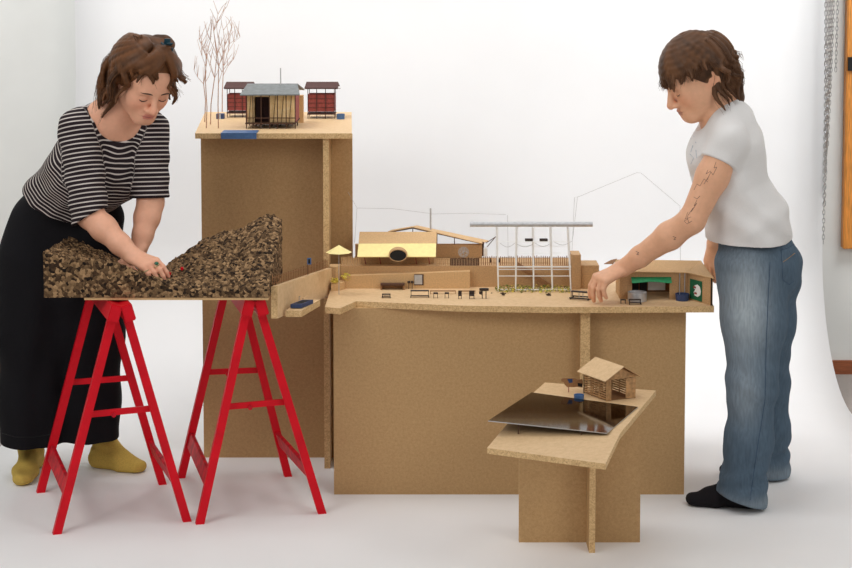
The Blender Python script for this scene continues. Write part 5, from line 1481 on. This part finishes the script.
for a in range(-92, -190, -8):      # her right side and back, falling behind the ear
    lk(a*.6, 74, a, -2+rnd.uniform(-8, 6), .125+.05*rnd.random(), .012, .0130, 9, 6.0, .012)
for a in range(84, 180, 9):
    lk(a*.6, 74, a, 0+rnd.uniform(-8, 6), .085+.04*rnd.random(), .010, .012, 9, 5.0, .008)
for a in range(-60, -130, -9):      # loose outer waves on the near side
    lk(a*.8, 55, a-10, 10+rnd.uniform(-8, 8), .10+.05*rnd.random(), .016, .0100, 8, 7.0, .016)
tw = []                             # the pinned twist at the crown
for k in range(7):
    a = k*0.9
    tw.append(([HL.p(.02+math.cos(a+j*.7)*.030, -.005+math.sin(a+j*.7)*.034, .128+.010*math.sin(k+j)) for j in range(6)], [.010, .012, .012, .012, .010, .006]))
locks += tw
for k in range(5):
    strands.append(([HL.p(-.045+.004*k, -.02, .118), HL.p(-.060+.004*k, -.02, .136+.004*k), HL.p(-.070+.008*k, -.02, .150-.003*k), HL.p(-.058+.006*k, -.015, .142)], [.0018, .0016, .0012, .0006]))
def cap(v):
    v.ell(HL.p(0, -.012, .034), [q*HL.sc for q in (.0865, .102, .100)], HL.R, 0)
    v.ell(HL.p(.02, -.005, .122), [q*HL.sc for q in (.034, .038, .018)], HL.R, .01)
    v.cut(HL.p(0, .066, .050), HL.F*.80-HL.U*.60, .006)
    v.cut(HL.p(0, 0, -.03), -HL.U*.93+HL.F*.36, .006)
    v.cone(HL.p(0, -.07, -.01), HL.p(0, -.07, -.08), .060*HL.sc, .045*HL.sc, .02, (HL.X, 1.2))
pp = [p for pts, _ in locks for p in pts]+[p for pts, _ in strands for p in pts]
lo, hi = np.min(pp, 0)-.05, np.max(pp, 0)+.05
M['hair_chestnut'] = hair_mat('chestnut_hair', (26, 15, 9), (124, 80, 48))
hair_mesh('hair', M['hair_chestnut'], pl_, locks, strands, cap, lo, hi, 9)
M['clip'] = plain('teal_clip', (22, 62, 76), .3, .1, 60)
cc = HL.p(.028, .02, .140)
mb = MB()
for s_ in (-1, 1):
    for k in range(4):
        b0 = cc+HL.X*(k-1.5)*.009
        mb.tube([Vector(b0), Vector(b0+HL.F*s_*.016+HL.U*.002), Vector(b0+HL.F*s_*.022-HL.U*.018)], [.003, .003, .0014], 6)
    mb.tube([Vector(cc-HL.X*.016+HL.F*s_*.003+HL.U*.002), Vector(cc+HL.X*.016+HL.F*s_*.003+HL.U*.002)], .0048, 8)
    mb.bar(Vector(cc+HL.F*s_*.004+HL.U*.004), Vector(cc+HL.F*s_*.012+HL.U*.022), .022, .003, up=Vector(HL.F))
part(pl_, 'hair_clip', mb, M['clip'])
for x in (-1, 1):
    ep = Vector(HL.p(x*.083, -.008, -.052))
    part(pl_, 'earring', MB().tube([ep+Vector((0, math.sin(2*math.pi*k/20)*.012, -.016+math.cos(2*math.pi*k/20)*.022)) for k in range(21)], .0011, 6), M['steel'])
